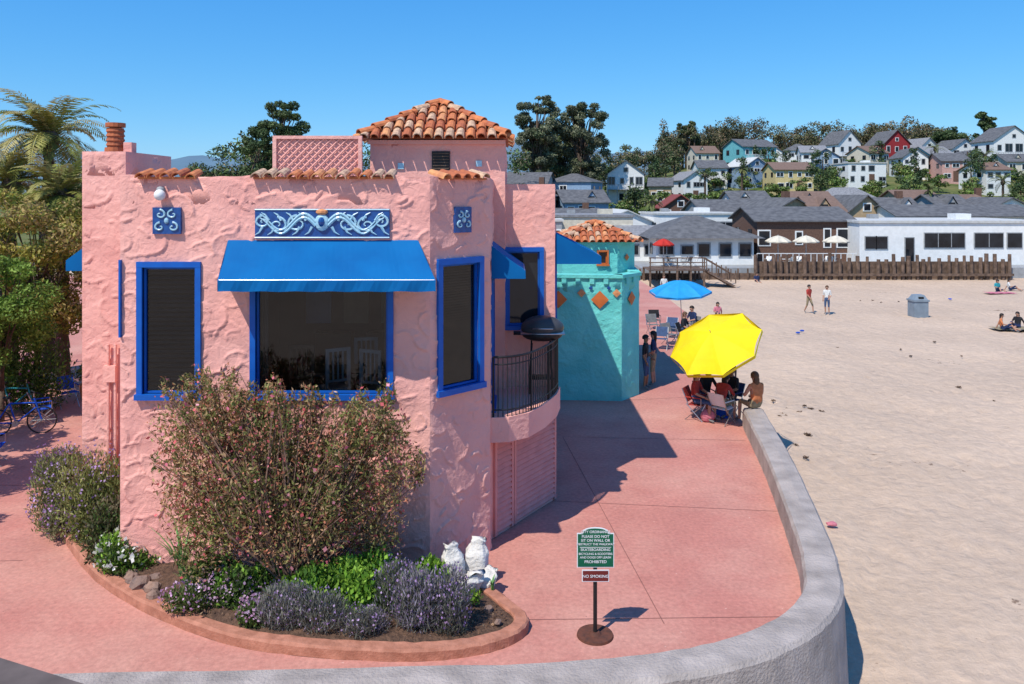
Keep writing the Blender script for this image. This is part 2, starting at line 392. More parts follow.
inner = [(-30,9.2),(-12,9.42),(-5.5,9.55),(-1,9.7),(.8,9.82),(2.4,10.15),(3.5,10.75),(4.2,11.55),(4.55,12.5),(4.8,13.5),(5.55,17.3),(6.12,20.9),(6.2,21.4)]
IP = catmull(inner, 8)
def sweep(path, prof, M, name, parent=None, smooth=False, jit=0):
    n = len(path); m = len(prof); tan = np.gradient(path, axis=0); tan /= np.linalg.norm(tan, axis=1, keepdims=True)
    nor = np.stack([tan[:,1], -tan[:,0]], 1)
    vs = []; fs = []
    for i in range(n):
        for o, z in prof:
            q = path[i]+nor[i]*(o+R.uniform(-jit,jit)); vs.append((q[0],q[1],z+R.uniform(-jit,jit)))
    for i in range(n-1):
        for j in range(m-1): fs.append((i*m+j, (i+1)*m+j, (i+1)*m+j+1, i*m+j+1))
    fs += [tuple(range(m)), tuple((n-1)*m+j for j in range(m-1,-1,-1))]
    mb = MB(); mb.add(vs, fs, M); return mb.obj(name, parent, smooth)
sweep(IP, [(-.02,-.2),(.0,.42),(.04,.48),(.28,.50),(.50,.48),(.55,.42),(.64,-1.4)], CONC, 'sea_wall', jit=.006)

far_edge = [(6.35,22.4),(6.75,26),(7.1,30),(8.2,36),(9.2,42),(9.4,50),(9.2,61)]
poly = [(-70,9.35)]+[(p[0]+.1*(p[0] > 3), p[1]-.05) for p in IP]+far_edge+[(-70,61)]
mb = MB(); mb.prism(poly, -1.6, 0, PAVE); mb.obj('promenade')
mb = MB()
for a, b in (((.2,16.2),(5.2,15.6)),((1.3,20.4),(5.9,20.1)),((-.6,11.6),(4.1,11.7)),((3.2,24),(6.5,24.6)),((-8.3,13.5),(-14,13.2)),((-8.2,17),(-14,17)),((1.3,20.4),(2.2,11.5))):
    a = Vector((*a,.004)); b = Vector((*b,.004)); d = (b-a).normalized(); q = Vector((d.y,-d.x,0))*.007
    mb.add([a-q, b-q, b+q, a+q], [(0,1,2,3)], JOINT)
mb.obj('paving_joints')

# ------------------------------------------------------------------ pink building
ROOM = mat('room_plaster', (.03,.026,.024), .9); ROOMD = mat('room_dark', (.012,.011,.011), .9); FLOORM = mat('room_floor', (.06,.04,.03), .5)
SLAT = mat('blind_slat', (.07,.068,.066), .7)
PB = empty('pink_stucco_building')
H1 = 6.5
wf = Wall((-6.35,12.9), (-1.33,12.9))
A = lambda u: (u-512)/796*12.9+6.35
win_main = (A(256), A(388), 2.98, 4.95); win_left = (A(143), A(196), 2.98, 5.03)
stucco(wf, 'front_wall', PB, 0, H1, PINK, [win_left, win_main], wavy=.022)
window(wf, 'picture_window', PB, *win_main, glass=GLASS, fw=.09)
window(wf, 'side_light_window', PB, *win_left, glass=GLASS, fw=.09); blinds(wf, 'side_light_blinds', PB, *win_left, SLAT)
wc = Wall((-1.33,12.9), (-.38,13.85))
win_c = (.24, 1.06, 3.0, 5.05)
stucco(wc, 'corner_wall', PB, 0, H1, PINK, [win_c])
window(wc, 'corner_window', PB, *win_c, glass=GLASS, fw=.1); blinds(wc, 'corner_window_blinds', PB, *win_c, mat('bamboo_blind', (.16,.10,.065), .8), .045)
ws = Wall((-.38,13.85), (-.38,16.0)); stucco(ws, 'balcony_side_wall', PB, 0, H1, PINK, [(.5,1.5,2.32,4.6)], res=.05)
window(ws, 'balcony_door', PB, .5, 1.5, 2.32, 4.6, glass=PANE)
TW = 7.3
wt = Wall((-2.85,16.0), (-.14,16.0)); stucco(wt, 'tower_front_wall', PB, 2.3, TW, PINK, amp=.022, res=.03)
stucco(Wall((-.14,16.0), (-.14,18.8)), 'tower_side_wall', PB, 2.3, TW, PINK, res=.1)
stucco(Wall((-2.85,18.8), (-2.85,16.0)), 'tower_left_wall', PB, 5, TW, PINK, res=.1)
stucco(Wall((-.14,18.8), (-2.85,18.8)), 'tower_back_wall', PB, 5, TW, PINK, res=.15)
wr = Wall((-.14,16.2), (.875,16.2)); wo = (.06,.70,3.55,5.05)
stucco(wr, 'wing_front_wall', PB, 1.9, 6.42, PINK, [wo], res=.03, amp=.024); window(wr, 'wing_window', PB, *wo, glass=PANE, fw=.09)
wr2 = Wall((.875,16.2), (.875,22.5)); wo2 = (.25,1.6,3.5,5.3)
stucco(wr2, 'wing_side_wall', PB, 0, 6.42, PINK, [wo2], res=.08); window(wr2, 'wing_side_window', PB, *wo2, glass=PANE)
wl = Wall((-8.1,15.0), (-7.28,15.0)); stucco(wl, 'left_wing_front_wall', PB, 0, 7.02, PINK, res=.03)
stucco(Wall((-7.28,15.0), (-6.35,15.0)), 'left_link_wall', PB, 0, 6.46, PINK, res=.04)
stucco(Wall((-7.28,15.0), (-7.28,17.0)), 'left_wing_return', PB, 5.8, 7.02, PINK, res=.1)
stucco(Wall((-7.28,17.0), (-8.1,17.0)), 'left_wing_back', PB, 5.8, 7.02, PINK, res=.16)
stucco(Wall((-6.35,15.0),(-6.35,12.9)), 'front_wall_return', PB, 0, H1, PINK, res=.1)
stucco(Wall((-8.1,22.5),(-8.1,15.0)), 'left_side_wall', PB, 0, 6.4, PINK, res=.1)
stucco(Wall((-8.1,17.0),(-8.1,15.0)), 'left_wing_side', PB, 6.38, 7.02, PINK, res=.1)
stucco(Wall((.875,22.5),(-8.1,22.5)), 'rear_wall', PB, 0, 6.4, PINK, res=.2)
wlow = Wall((-.38,14.32), (.88,16.25)); stucco(wlow, 'lower_wall', PB, 0, 1.86, PINK, res=.04, amp=.014)
mb = MB()
mb.prism([(-6.3,12.95),(-1.35,12.95),(-.43,13.87),(-.43,22.4),(-8.0,22.4),(-8.0,15.1),(-6.3,15.1)], 6.15, 6.25, GREY)
mb.prism([(-.427,16.25),(.83,16.25),(.83,22.4),(-.427,22.4)], 6.15, 6.24, GREY)
mb.obj('flat_roof', PB)
mb = MB(); mb.prism([(-.38,13.93),(-.05,13.98),(.3,14.25),(.62,14.85),(.88,15.6),(.98,16.2),(.86,16.195),(-.37,16.195)], 1.862, 2.3, PINK); mb.obj('balcony_slab', PB)
mb = MB()
for a0, a1 in ((.14,.62),(.78,2.2)):
    wlow.box(mb, a0-.07, a0, -.05, .05, .03, 1.72, PINKD); wlow.box(mb, a1, a1+.07, -.05, .05, .03, 1.72, PINKD); wlow.box(mb, a0-.07, a1+.07, -.05, .052, 1.72, 1.79, PINKD)
    wlow.box(mb, a0, a1, -.05, .016, .05, 1.72, PINKD)
    k = .1
    while k < 1.66:
        P = wlow.P; mb.add([P(a0,.06,k),P(a1,.06,k),P(a1,.02,k+.07),P(a0,.02,k+.07),P(a0,.018,k),P(a1,.018,k)], [(0,1,2,3),(0,4,5,1)], PINKD); k += .1
mb.obj('louvre_doors', PB)
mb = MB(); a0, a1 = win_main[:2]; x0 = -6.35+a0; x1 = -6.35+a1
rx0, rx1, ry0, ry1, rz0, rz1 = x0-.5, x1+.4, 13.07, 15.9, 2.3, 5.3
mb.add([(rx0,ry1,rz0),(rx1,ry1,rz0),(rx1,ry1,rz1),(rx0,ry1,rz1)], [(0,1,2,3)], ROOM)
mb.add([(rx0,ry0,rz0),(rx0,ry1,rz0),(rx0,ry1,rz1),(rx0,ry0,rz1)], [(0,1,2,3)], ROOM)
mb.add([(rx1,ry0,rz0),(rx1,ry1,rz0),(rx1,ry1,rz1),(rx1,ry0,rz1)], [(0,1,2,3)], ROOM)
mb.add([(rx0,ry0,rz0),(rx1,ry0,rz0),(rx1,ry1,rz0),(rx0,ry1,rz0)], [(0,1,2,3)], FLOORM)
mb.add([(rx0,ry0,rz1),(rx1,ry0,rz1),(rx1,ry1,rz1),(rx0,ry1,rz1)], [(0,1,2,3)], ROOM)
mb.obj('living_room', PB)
mb = MB()
def dchair(mb, cx, cy, rz, M):
    ca, sa = math.cos(rz), math.sin(rz); T = lambda a,b: (cx+a*ca-b*sa, cy+a*sa+b*ca)
    for k in range(5): p = T(-.17+k*.085,0); mb.box((*p,3.2),(.028,.02,.55),M,rz)
    mb.box((*T(0,0),3.49),(.44,.035,.06),M,rz); mb.box((*T(0,0),2.95),(.44,.03,.04),M,rz); mb.box((*T(0,.24),2.78),(.46,.46,.045),M,rz)
    for s in (-.2,.2): mb.box((*T(s,.45),2.54),(.04,.04,.48),M,rz); mb.box((*T(s,0),2.9),(.04,.04,1.2),M,rz)
PALEW = mat('pale_wood', (.40,.39,.38), .5); DKW = mat('dark_wood', (.08,.05,.035), .4)
dchair(mb,-3.05,13.95,.5,PALEW); dchair(mb,-2.45,13.8,-.4,PALEW); dchair(mb,-3.75,14.2,.1,DKW); dchair(mb,-2.75,15.0,3.3,PALEW)
mb.box((-2.9,14.45,3.02),(1.6,.8,.05),DKW); mb.box((-2.9,14.45,2.65),(.12,.12,.7),DKW)
for k in range(3): mb.box((-3.85+k*.75,15.86,4.0),(.5,.04,.7),mat('picture_%d'%k,((.1,.2,.3),(.25,.2,.12),(.08,.16,.14))[k],.6))
for k in range(2): mb.box((-3.5+k*1.0,15.7,3.05),(.7,.3,.9),DKW)
mb.obj('dining_furniture', PB)
mb = MB(); CUR = mat('sheer_curtain',(.10,.098,.095),.9)
for s in (0,1):
    xx = (x0-.1) if s == 0 else (x1-.12)
    pts = [(xx+.22*k/16, 13.2+.035*math.sin(k*1.9)) for k in range(17)]
    mb.add([(p[0],p[1],z) for z in (2.9,5.0) for p in pts], [(k,k+1,18+k,17+k) for k in range(16)], CUR)
mb.obj('curtains', PB, True)

def awning(name, w, a0, a1, ztop, zbot, proj, val=.16, f0=0, f1=0, parent=PB):
    mb = MB(); P = w.P; n = 36
    for k in range(n):
        s0 = k/n; s1 = (k+1)/n; ta, tb = a0+f0, a1-f1
        t0 = ta+(tb-ta)*s0; t1 = ta+(tb-ta)*s1; b0 = a0+(a1-a0)*s0; b1 = a0+(a1-a0)*s1
        sg = lambda s: .014*math.sin(s*math.pi*6)+.006*math.sin(s*41)
        mid = lambda t, b, s: P((t+b)/2, proj*.5, (ztop+zbot)/2-.02+sg(s))
        mb.add([P(t0,.01,ztop),P(t1,.01,ztop),mid(t1,b1,s1),mid(t0,b0,s0)], [(3,2,1,0)], AWN)
        mb.add([mid(t0,b0,s0),mid(t1,b1,s1),P(b1,proj,zbot),P(b0,proj,zbot)], [(3,2,1,0)], AWN)
        w0 = .02*math.sin(k*1.1); w1 = .02*math.sin((k+1)*1.1)
        mb.add([P(b0,proj,zbot),P(b1,proj,zbot),P(b1,proj-.01+w1,zbot-val+w1*.4),P(b0,proj-.01+w0,zbot-val+w0*.4)], [(3,2,1,0)], AWN)
    for b, t in ((a0,a0+f0),(a1,a1-f1)):
        mb.add([P(t,.01,ztop),P(b,proj,zbot),P(b,proj,zbot-val),P(t,.01,zbot-val)], [(0,1,2,3)], AWN)
    mb.obj(name, parent)
    fr = MB(); fr.cyl(P(a0+.02,proj-.02,zbot), P(a1-.02,proj-.02,zbot), .014, .014, ALU, 6); fr.obj(name+'_frame', parent)
awning('picture_window_awning', wf, 1.87, 5.19, 5.47, 4.90, .8, .17, -.12, .36)
awning('balcony_door_awning', ws, .3, 1.75, 5.3, 4.85, .62, .14)
awning('wing_side_awning', wr2, .05, 1.9, 5.42, 4.95, .95, .16)
awning('lane_awning', Wall((-8.1,22.5),(-8.1,15.0)), 5.7, 7.3, 5.25, 4.95, .42, .2)

def scroll(mb, w, a, z, r, sgn, turns=1.4, o=.045, th=.022):
    pts = []
    for k in range(26):
        t = k/25; rr = r*(1-t*.85); an = math.pi*.5+turns*2*math.pi*t*sgn
        pts.append(w.P(a+rr*math.cos(an), o, z+rr*math.sin(an)*.8))
    mb.tube(pts, th, TILEL, 5, th*.5)
mb = MB(); a0, a1 = A(256), A(390); z0, z1 = 5.50, 5.975
wf.box(mb, a0, a1, -.02, .055, z0, z1, TILEB)
for t in (z0+.012, z1-.012): mb.cyl(wf.P(a0,.06,t), wf.P(a1,.06,t), .012, .012, TILEL, 5)
ac = (a0+a1)/2; zc = (z0+z1)/2
for sd in (-1,1):
    scroll(mb, wf, ac+sd*.40, zc, .17, -sd, o=.065); scroll(mb, wf, ac+sd*.72, zc-.02, .16, sd, o=.065); scroll(mb, wf, ac+sd*.95, zc+.03, .13, -sd, o=.065)
    for q0 in (0,.06): mb.tube([wf.P(ac+sd*(.1+.9*k/20), .07, zc-.03+q0+.13*math.sin(k/20*2.4*math.pi)) for k in range(21)], .03, TILEL, 6, .012)
    for k in range(9):
        q = ac+sd*(.16+.1*k); s = 1 if k % 2 else -1
        mb.tube([wf.P(q,.065,zc+.05*s), wf.P(q+sd*.05,.07,zc+.14*s), wf.P(q+sd*.12,.065,zc+.18*s)], .026, TILEL, 5, .006)
mb.blob(wf.P(ac,.07,zc+.02), (.12,.05,.14), TILEL, 10, 7); mb.blob(wf.P(ac,.10,zc+.03), (.06,.05,.08), TILEB, 8, 6)
mb.blob(wf.P(ac,.08,zc+.19), (.1,.05,.05), TILES[1], 8, 5)
mb.obj('glazed_scroll_panel', PB)
def tilesq(w, a0, a1, z0, z1):
    mb = MB(); w.box(mb, a0, a1, -.02, .055, z0, z1, TILEB); c = (a0+a1)/2; zc = (z0+z1)/2; r = (a1-a0)/2
    for sx in (-1,1):
        for sz in (-1,1):
            scroll(mb, w, c+sx*r*.45, zc+sz*r*.45, r*.42, sx*sz, 1.0, th=.02, o=.065)
    mb.blob(w.P(c,.06,zc),(.04,.03,.05),TILEL,8,5)
    mb.obj('glazed_square_panel', PB)
tilesq(wf, A(154), A(182), 5.57, 6.0); tilesq(wc, .5, .86, 5.57, 6.0)
def tile(mb, a, b, r0, r1, M):
    a = Vector(a); b = Vector(b); d = (b-a).normalized(); u = d.cross(Vector((0,0,1))).normalized(); w = u.cross(d)
    vs = []; n = 6
    for p, r in ((a,r0),(b,r1)):
        for q in (r, r-.018):
            for i in range(n+1):
                t = math.pi*i/n; vs.append(p+u*math.cos(t)*q+w*math.sin(t)*q)
    m = n+1; fs = []
    for i in range(n):
        fs += [(i,i+1,2*m+i+1,2*m+i),(m+i+1,m+i,3*m+i,3*m+i+1),(i+1,i,m+i,m+i+1)]
    mb.add(vs, fs, M)
def tilerow(w, a0, a1, z):
    mb = MB(); n = int((a1-a0)/.19)
    for k in range(n+1):
        a = a0+(a1-a0)*k/n+R.uniform(-.012,.012); dz = R.uniform(-.015,.015)
        tile(mb, w.P(a,.13+R.uniform(-.03,.02),z+dz-.05), w.P(a+R.uniform(-.01,.01),-.28,z+dz+.05), .09, .075, R.choice(TILES))
    w.box(mb, a0-.06, a1+.06, -.26, .06, z-.06, z-.03, TILES[0])
    mb.obj('parapet_tiles', PB)
tilerow(wf, A(143), A(192), H1+.02); tilerow(wf, A(258), A(390), H1+.02); tilerow(wc, .25, 1.15, H1+.02)

def hiproof(name, parent, x0, x1, y0, y1, z, rise, sp=.2):
    W_, D_ = x1-x0, y1-y0; hw = min(W_, D_)/2; mb = MB()
    r0 = (x0+hw, y0+hw); r1 = (x1-hw, y1-hw)
    base = [(x0,y0,z),(x1,y0,z),(x1,y1,z),(x0,y1,z)]
    ap = [(r0[0],r0[1],z+rise),(r1[0],r1[1],z+rise)]
    if W_ >= D_: fs = [(0,1,5,4),(1,2,5),(2,3,4,5),(3,0,4)]
    else: fs = [(0,1,4),(1,2,5,4),(2,3,5),(3,0,4,5)]
    mb.add(base+ap, fs+[(3,2,1,0)], TILES[2])
    for (ax,ay),(bx_,by) in (((x0,y0),(x1,y0)),((x1,y0),(x1,y1)),((x1,y1),(x0,y1)),((x0,y1),(x0,y0))):
        L = math.hypot(bx_-ax, by-ay); dx, dy = (bx_-ax)/L, (by-ay)/L; ix, iy = -dy, dx
        n = int(L/sp)
        for k in range(n):
            s = (k+.5)*L/n; run = min(s, L-s, hw); t = -.10
            while t < run-.02:
                e = min(t+.36, run+.03)
                pa = (ax+dx*s+ix*t, ay+dy*s+iy*t, z+rise*t/hw+.045+R.uniform(-.012,.012)); pb = (ax+dx*s+ix*e+R.uniform(-.012,.012), ay+dy*s+iy*e, z+rise*e/hw+.015)
                tile(mb, pa, pb, .095, .08, R.choice(TILES)); t += .32
    for c, a in ((0,0),(1,1 if W_ >= D_ else 0),(2,1),(3,0 if W_ >= D_ else 1)):
        p = Vector(base[c]); q = Vector(ap[a]); n = int((q-p).length/.34)
        for k in range(n):
            tile(mb, p.lerp(q, k/n)+Vector((0,0,.08)), p.lerp(q, (k+1.1)/n)+Vector((0,0,.04)), .10, .085, R.choice(TILES))
    mb.obj(name, parent)
hiproof('tower_tile_roof', PB, -3.03, -.08, 15.76, 18.73, TW+.03, .84)
mb = MB(); mb.box((-1.5,15.96,TW-.04),(2.74,.10,.08),PINK); mb.obj('tower_cornice', PB)
mb = MB(); v0, v1 = (432-512)/796*16+2.85, (450-512)/796*16+2.85
wt.box(mb, v0, v1, -.02, .035, 6.70, 7.08, BLACK)
for k in range(6): wt.box(mb, v0+.02, v1-.02, .035, .06, 6.72+k*.06, 6.745+k*.06, BARK)
for u, z in ((401,6.78),(479,6.83)): a = (u-512)/796*16+2.85; wt.box(mb, a-.06, a+.06, -.02, .035, z-.06, z+.06, TILEL)
mb.obj('tower_vent', PB)
mb = MB(); lw = Wall((-4.56,15.2), (-2.86,15.2)); z0, z1 = 6.25, 7.27
lw.box(mb, 0, lw.L, -.04, .04, z1, z1+.06, PINK); lw.box(mb, 0, lw.L, -.04, .04, z0, z0+.06, PINK)
for k in (.035, lw.L-.035): lw.box(mb, k-.035, k+.035, -.045, .045, z0, z1+.003, PINK)
lw.box(mb, .01, lw.L-.01, -.03, -.02, z0, z1, PINK)
k = -1.1
while k < lw.L:
    for sg in (1,-1):
        sa, za, sb_, zb_ = (k, z0, k+1.02, z1) if sg > 0 else (k, z1, k+1.02, z0)
        if sb_ < 0 or sa > lw.L: continue
        if sa < 0: za += (zb_-za)*(-sa)/(sb_-sa); sa = 0
        if sb_ > lw.L: zb_ -= (zb_-za)*(sb_-lw.L)/(sb_-sa); sb_ = lw.L
        if sb_-sa > .02: mb.cyl(lw.P(sa,.006*sg,za), lw.P(sb_,.006*sg,zb_), .014, .014, PINK, 4)
    k += .15
Wall((-4.56,17.5), (-4.56,15.24)).box(mb, 0, 2.2, -.03, .03, z0, z1, PINK)
mb.obj('roof_lattice_screen', PB)
mb = MB(); cx, cy = -7.72, 15.5
mb.cyl((cx,cy,6.98),(cx,cy,7.12),.2,.19,TILES[2],14); mb.cyl((cx,cy,7.12),(cx,cy,7.5),.15,.15,TILES[2],14)
for k in range(4): mb.cyl((cx,cy,7.16+k*.09),(cx,cy,7.2+k*.09),.17,.16,TILES[2],14)
mb.cyl((cx,cy,7.52),(cx,cy,7.60),.18,.18,TILES[2],14); mb.box((cx+.28,cy,7.1),(.16,.2,.24),PINK)
mb.obj('chimney_pot', PB, False)
mb = MB(); p = wf.P(A(163),.12,6.2); mb.blob(p,(.09,.09,.09),WHITE,12,9); mb.cyl((p[0],12.9,p[2]+.08),(p[0],p[1],p[2]+.08),.05,.06,GREY,8); mb.obj('wall_lamp', PB, True)
mb = MB()
for u in (110,117): a = (u-512)/796*15+8.1; mb.cyl(wl.P(a,.06,.3), wl.P(a,.06,3.4), .03, .03, PINK, 8)
wl.box(mb, .45, .68, 0, .12, 2.7, 3.0, PINK)
wf.box(mb, .0, .03, .0, .06, 3.9, 5.15, BLUE)
mb.obj('service_pipes', PB)
mb = MB(); path = catmull([(-.33,13.98),(-.05,14.03),(.27,14.3),(.57,14.87),(.83,15.6),(.93,16.12)], 6)
for z, r in ((3.35,.022),(2.42,.014),(3.22,.012)): mb.tube([(p[0],p[1],z) for p in path], r, BLACK, 6)
cum = np.concatenate([[0], np.cumsum(np.hypot(*np.diff(path, axis=0).T))])
for i, d in enumerate(np.arange(0, cum[-1], .085)):
    x = np.interp(d, cum, path[:,0]); y = np.interp(d, cum, path[:,1]); thick = .02 if i % 10 == 0 else .009
    mb.cyl((x,y,2.3),(x,y,3.35),thick,thick,BLACK,5)
mb.obj('balcony_railing', PB)

mb = MB(); gx, gy = .60, 15.75
for sx in (-.26,.2):
    for sy in (-.16,.16): mb.cyl((gx+sx,gy+sy,2.3),(gx+sx*.8,gy+sy,3.3),.018,.018,BLACK,6)
mb.box((gx-.03,gy,2.6),(.5,.34,.03),BLACK)
GC = mat('grill_enamel', (.06,.06,.065), .35)
mb.blob((gx,gy,3.44),(.40,.27,.13),BLACK,20,10); mb.blob((gx,gy,3.58),(.43,.29,.24),GC,20,10)
mb.box((gx-.46,gy,3.47),(.22,.3,.03),BLACK); mb.cyl((gx-.2,gy-.31,3.6),(gx+.2,gy-.31,3.6),.012,.012,ALU,6); mb.box((gx,gy,3.49),(.86,.56,.02),ALU)
mb.obj('barbecue_grill', None, True)

# ------------------------------------------------------------------ turquoise building
TB = empty('turquoise_stucco_building')
t1 = Wall((.9,24.1), (3.3,23.95)); t2 = Wall((3.3,23.95), (3.95,24.75)); t3 = Wall((3.95,24.75), (4.25,31))
stucco(t1, 'front_wall', TB, 0, 3.73, TURQ, res=.045, amp=.035); stucco(t2, 'corner_wall', TB, 0, 3.73, TURQ, res=.045, amp=.035)
to = (1.2,2.6,.9,2.6); stucco(t3, 'side_wall', TB, 0, 3.73, TURQ, [to], res=.1, amp=.02); window(t3, 'side_window', TB, *to)
stucco(Wall((4.25,31),(.9,31)), 'rear_wall', TB, 0, 3.7, TURQ, res=.3); stucco(Wall((.9,31),(.9,24.1)), 'left_wall', TB, 0, 3.73, TURQ, res=.3)
mb = MB(); mb.prism([(.95,24.15),(3.28,24.0),(3.9,24.8),(4.2,30.9),(.95,30.9)], 3.4, 3.5, GREY)
for w in (t1,t2,t3):
    w.box(mb, -.03, w.L+.03, -.3, .07, 3.70, 3.80, TURQ)
    k = .25
    while k < w.L-.1: w.box(mb, k-.07, k+.07, .0, .06, 3.52, 3.70, TURQ); k += .42
mb.obj('roof_and_moulding', TB)
def diamond(w, a, z, r, M, mb): mb.add([w.P(a-r,.055,z),w.P(a,.055,z-r),w.P(a+r,.055,z),w.P(a,.055,z+r),w.P(a,.065,z)], [(0,1,4),(1,2,4),(2,3,4),(3,0,4)], M)
mb = MB()
for a, r, M, z in ((1.75,.27,ORANGE,3.05),(1.2,.13,TILES[1],3.25),(2.25,.13,TILES[1],3.25),(.5,.27,ORANGE,3.05),(1.48,.07,TILEB,3.4),(2.02,.07,TILEB,3.4)): diamond(t1, a, z, r, M, mb)
diamond(t2, .5, 3.05, .22, ORANGE, mb); diamond(t3, .6, 3.05, .25, ORANGE, mb)
mb.obj('accent_tiles', TB)
u1 = Wall((1.6,25.3),(3.35,25.3)); u2 = Wall((3.35,25.3),(4.0,26.0)); u3 = Wall((4.0,26.0),(4.0,29))
uo = (1.15,1.42,4.0,4.4); stucco(u1,'upper_front_wall',TB,3.4,4.62,TURQ,[uo],res=.06); window(u1,'upper_window',TB,*uo,frame=ORANGE,fw=.05)
stucco(u2,'upper_corner_wall',TB,3.4,4.62,TURQ,res=.06); stucco(u3,'upper_side_wall',TB,3.4,4.62,TURQ,res=.2); stucco(Wall((1.6,29),(1.6,25.3)),'upper_left_wall',TB,3.4,4.62,TURQ,res=.2)
mb = MB(); mb.prism([(1.58,25.28),(3.36,25.28),(4.02,25.98),(4.02,29),(1.58,29)], 4.62, 4.7, TURQ); diamond(u2, .45, 4.2, .12, ORANGE, mb)
mb.obj('upper_cornice', TB)
hiproof('upper_tile_roof', TB, 1.5, 4.05, 25.2, 28, 4.71, .55, .22)

# ------------------------------------------------------------------ planter
kerb = [(-8.9,15.9),(-8.5,15.2),(-8.0,14.4),(-6.6,12.85),(-5.3,11.85),(-3.95,11.1),(-2.9,10.82),(-1.9,10.7),(-1.05,10.7),(-.35,10.88),(.06,11.18),(.12,11.5),(-.15,11.95),(-.55,12.6),(-.75,13.3)]
KP = catmull(kerb, 6)
sweep(KP, [(-.11,.0),(-.11,.13),(-.09,.15),(.07,.15),(.1,.12),(.11,.0)], KERB, 'planter_kerb', jit=.008)
mb = MB(); ring = [(p[0],p[1]) for p in KP]+[(-1.4,12.95),(-6.3,12.95),(-6.4,15.05),(-8.0,15.05),(-8.0,15.8)]
n = len(ring); cx, cy = -4.2, 12.3
vs = [(x,y,.09) for x,y in ring]; vs += [(cx+(x-cx)*.75, cy+(y-cy)*.75, .2) for x,y in ring]+[(cx,cy,.3)]
mb.add(vs, [(i,(i+1)%n,n+(i+1)%n,n+i) for i in range(n)]+[(n+i,n+(i+1)%n,2*n) for i in range(n)], SOIL); mb.obj('planter_soil', None, True)
foliage('leaf_litter', [(-3.1,11.7,.2,1.7,.6,.06),(-.6,11.5,.14,.5,.45,.03),(-5.5,12.6,.18,.45,.35,.04),(-1.2,11.2,.14,.8,.3,.03)], 2200, .05, [(.3,.19,.12),(.18,.1,.06),(.4,.28,.17)], None, width=.6, shell=.6, material=PETAL)

def bush(name, clumps, base, n, size, cols, twigs=30, tr=.012, **kw):
    root = empty(name); mb = MB(); base = Vector(base)
    for k in range(twigs):
        c = R.choice(clumps); d = Vector((R.gauss(0,1),R.gauss(0,1),R.gauss(.3,1))).normalized()*R.uniform(.6,1.15)
        e = Vector((c[0]+d.x*c[3], c[1]+d.y*c[4], c[2]+d.z*c[5])); b0 = base+Vector((R.uniform(-.15,.15),R.uniform(-.1,.1),0)); m = b0.lerp(e,.5)+Vector((R.uniform(-.1,.1),R.uniform(-.1,.1),R.uniform(0,.15)))*(e-b0).length
        mb.tube([b0, b0.lerp(m,.5)+Vector((0,0,.04)), m, m.lerp(e,.5)+Vector((0,0,.03)), e], tr, TWIG, 5, tr*.2)
    mb.obj('branches', root); foliage('leaves', clumps, n, size, cols, root, **kw); return root
big = [(-4.9,12.1,2.75,.6,.42,.6),(-4.35,12.0,2.9,.55,.45,.45),(-3.6,11.95,2.7,.6,.5,.5),(-2.8,12,2.45,.6,.45,.6),(-2.1,12.05,2.6,.5,.4,.5),(-1.85,12.1,2.0,.42,.4,.55),
       (-3.8,11.8,1.9,.8,.55,.7),(-2.8,11.8,1.8,.85,.55,.75),(-4.8,12,2.0,.6,.45,.6),(-3.2,11.75,1.25,.9,.5,.5),(-4.4,12,1.3,.6,.45,.5),(-4.95,12.2,1.35,.45,.35,.5),(-2.1,12,1.3,.5,.4,.55),(-4.6,12,.8,.5,.4,.4),(-2.1,12.2,.8,.4,.35,.4)]
for k in range(110):
    c = R.choice(big[:9]); a = R.uniform(0,2*math.pi); e = R.uniform(-.3,1.3)
    s = R.uniform(.05,.17); q = (c[0]+math.cos(a)*math.cos(e)*c[3]*1.1, c[1]+math.sin(a)*math.cos(e)*c[4]*.8, c[2]+math.sin(e)*c[5]*1.2)
    if q[1] < 12.75: big.append((*q, s, s*.8, s*1.8))
BG = [(.20,.21,.06),(.27,.25,.09),(.14,.16,.045),(.34,.24,.11),(.33,.19,.10)]
bb = bush('flowering_shrub', big, (-3.3,12.0,.2), 27000, .075, BG, twigs=280, tr=.02, up=.6, rad=.5, width=.34, shell=.42, seed=3, face=.5)
foliage('red_new_growth', [(c[0],c[1],c[2],c[3]*1.05,c[4]*1.05,c[5]*1.08) for c in big], 6000, .058, [(.50,.19,.11),(.40,.14,.08),(.52,.34,.2)], bb, up=.8, width=.4, shell=.12, material=PETAL, seed=4)
foliage('pink_blossom', [(c[0],c[1],c[2],c[3]*1.07,c[4]*1.07,c[5]*1.1) for c in big], 1100, .06, [(.72,.18,.24),(.7,.28,.32),(.6,.12,.13)], bb, up=.3, width=.8, shell=.08, material=PETAL, seed=6)
def lowplant(name, x, y, rx, ry, h, n, size, cols, fl=None, nf=0, fs=.04, up=.8, width=.35, k=6, tw=10, seed=0, upf=0.5):
    g = random.Random(seed+int(abs(x*100))); cl = []
    for i in range(k):
        q = g.uniform(.35,.6)
        cl.append((x+g.uniform(-.65,.65)*rx, y+g.uniform(-.55,.55)*ry, .14+h*.42*g.uniform(.5,1.15), rx*q, ry*q, h*.5*g.uniform(.6,1.15)))
    o = bush(name, cl, (x,y,.12), n, size, cols, twigs=tw, tr=.008, up=up, rad=.7, width=width, zmin=.1)
    if fl: foliage('flowers', [(c[0],c[1],c[2]+.03,c[3]*1.05,c[4]*1.05,c[5]*1.1) for c in cl], nf, fs, fl, o, up=upf, width=.8, shell=.08, material=PETAL, zmin=.25)
    return o
LIME = [(.15,.29,.03),(.23,.38,.05),(.08,.18,.025)]; SAGE = [(.18,.19,.14),(.25,.25,.20),(.12,.12,.10),(.27,.24,.29)]
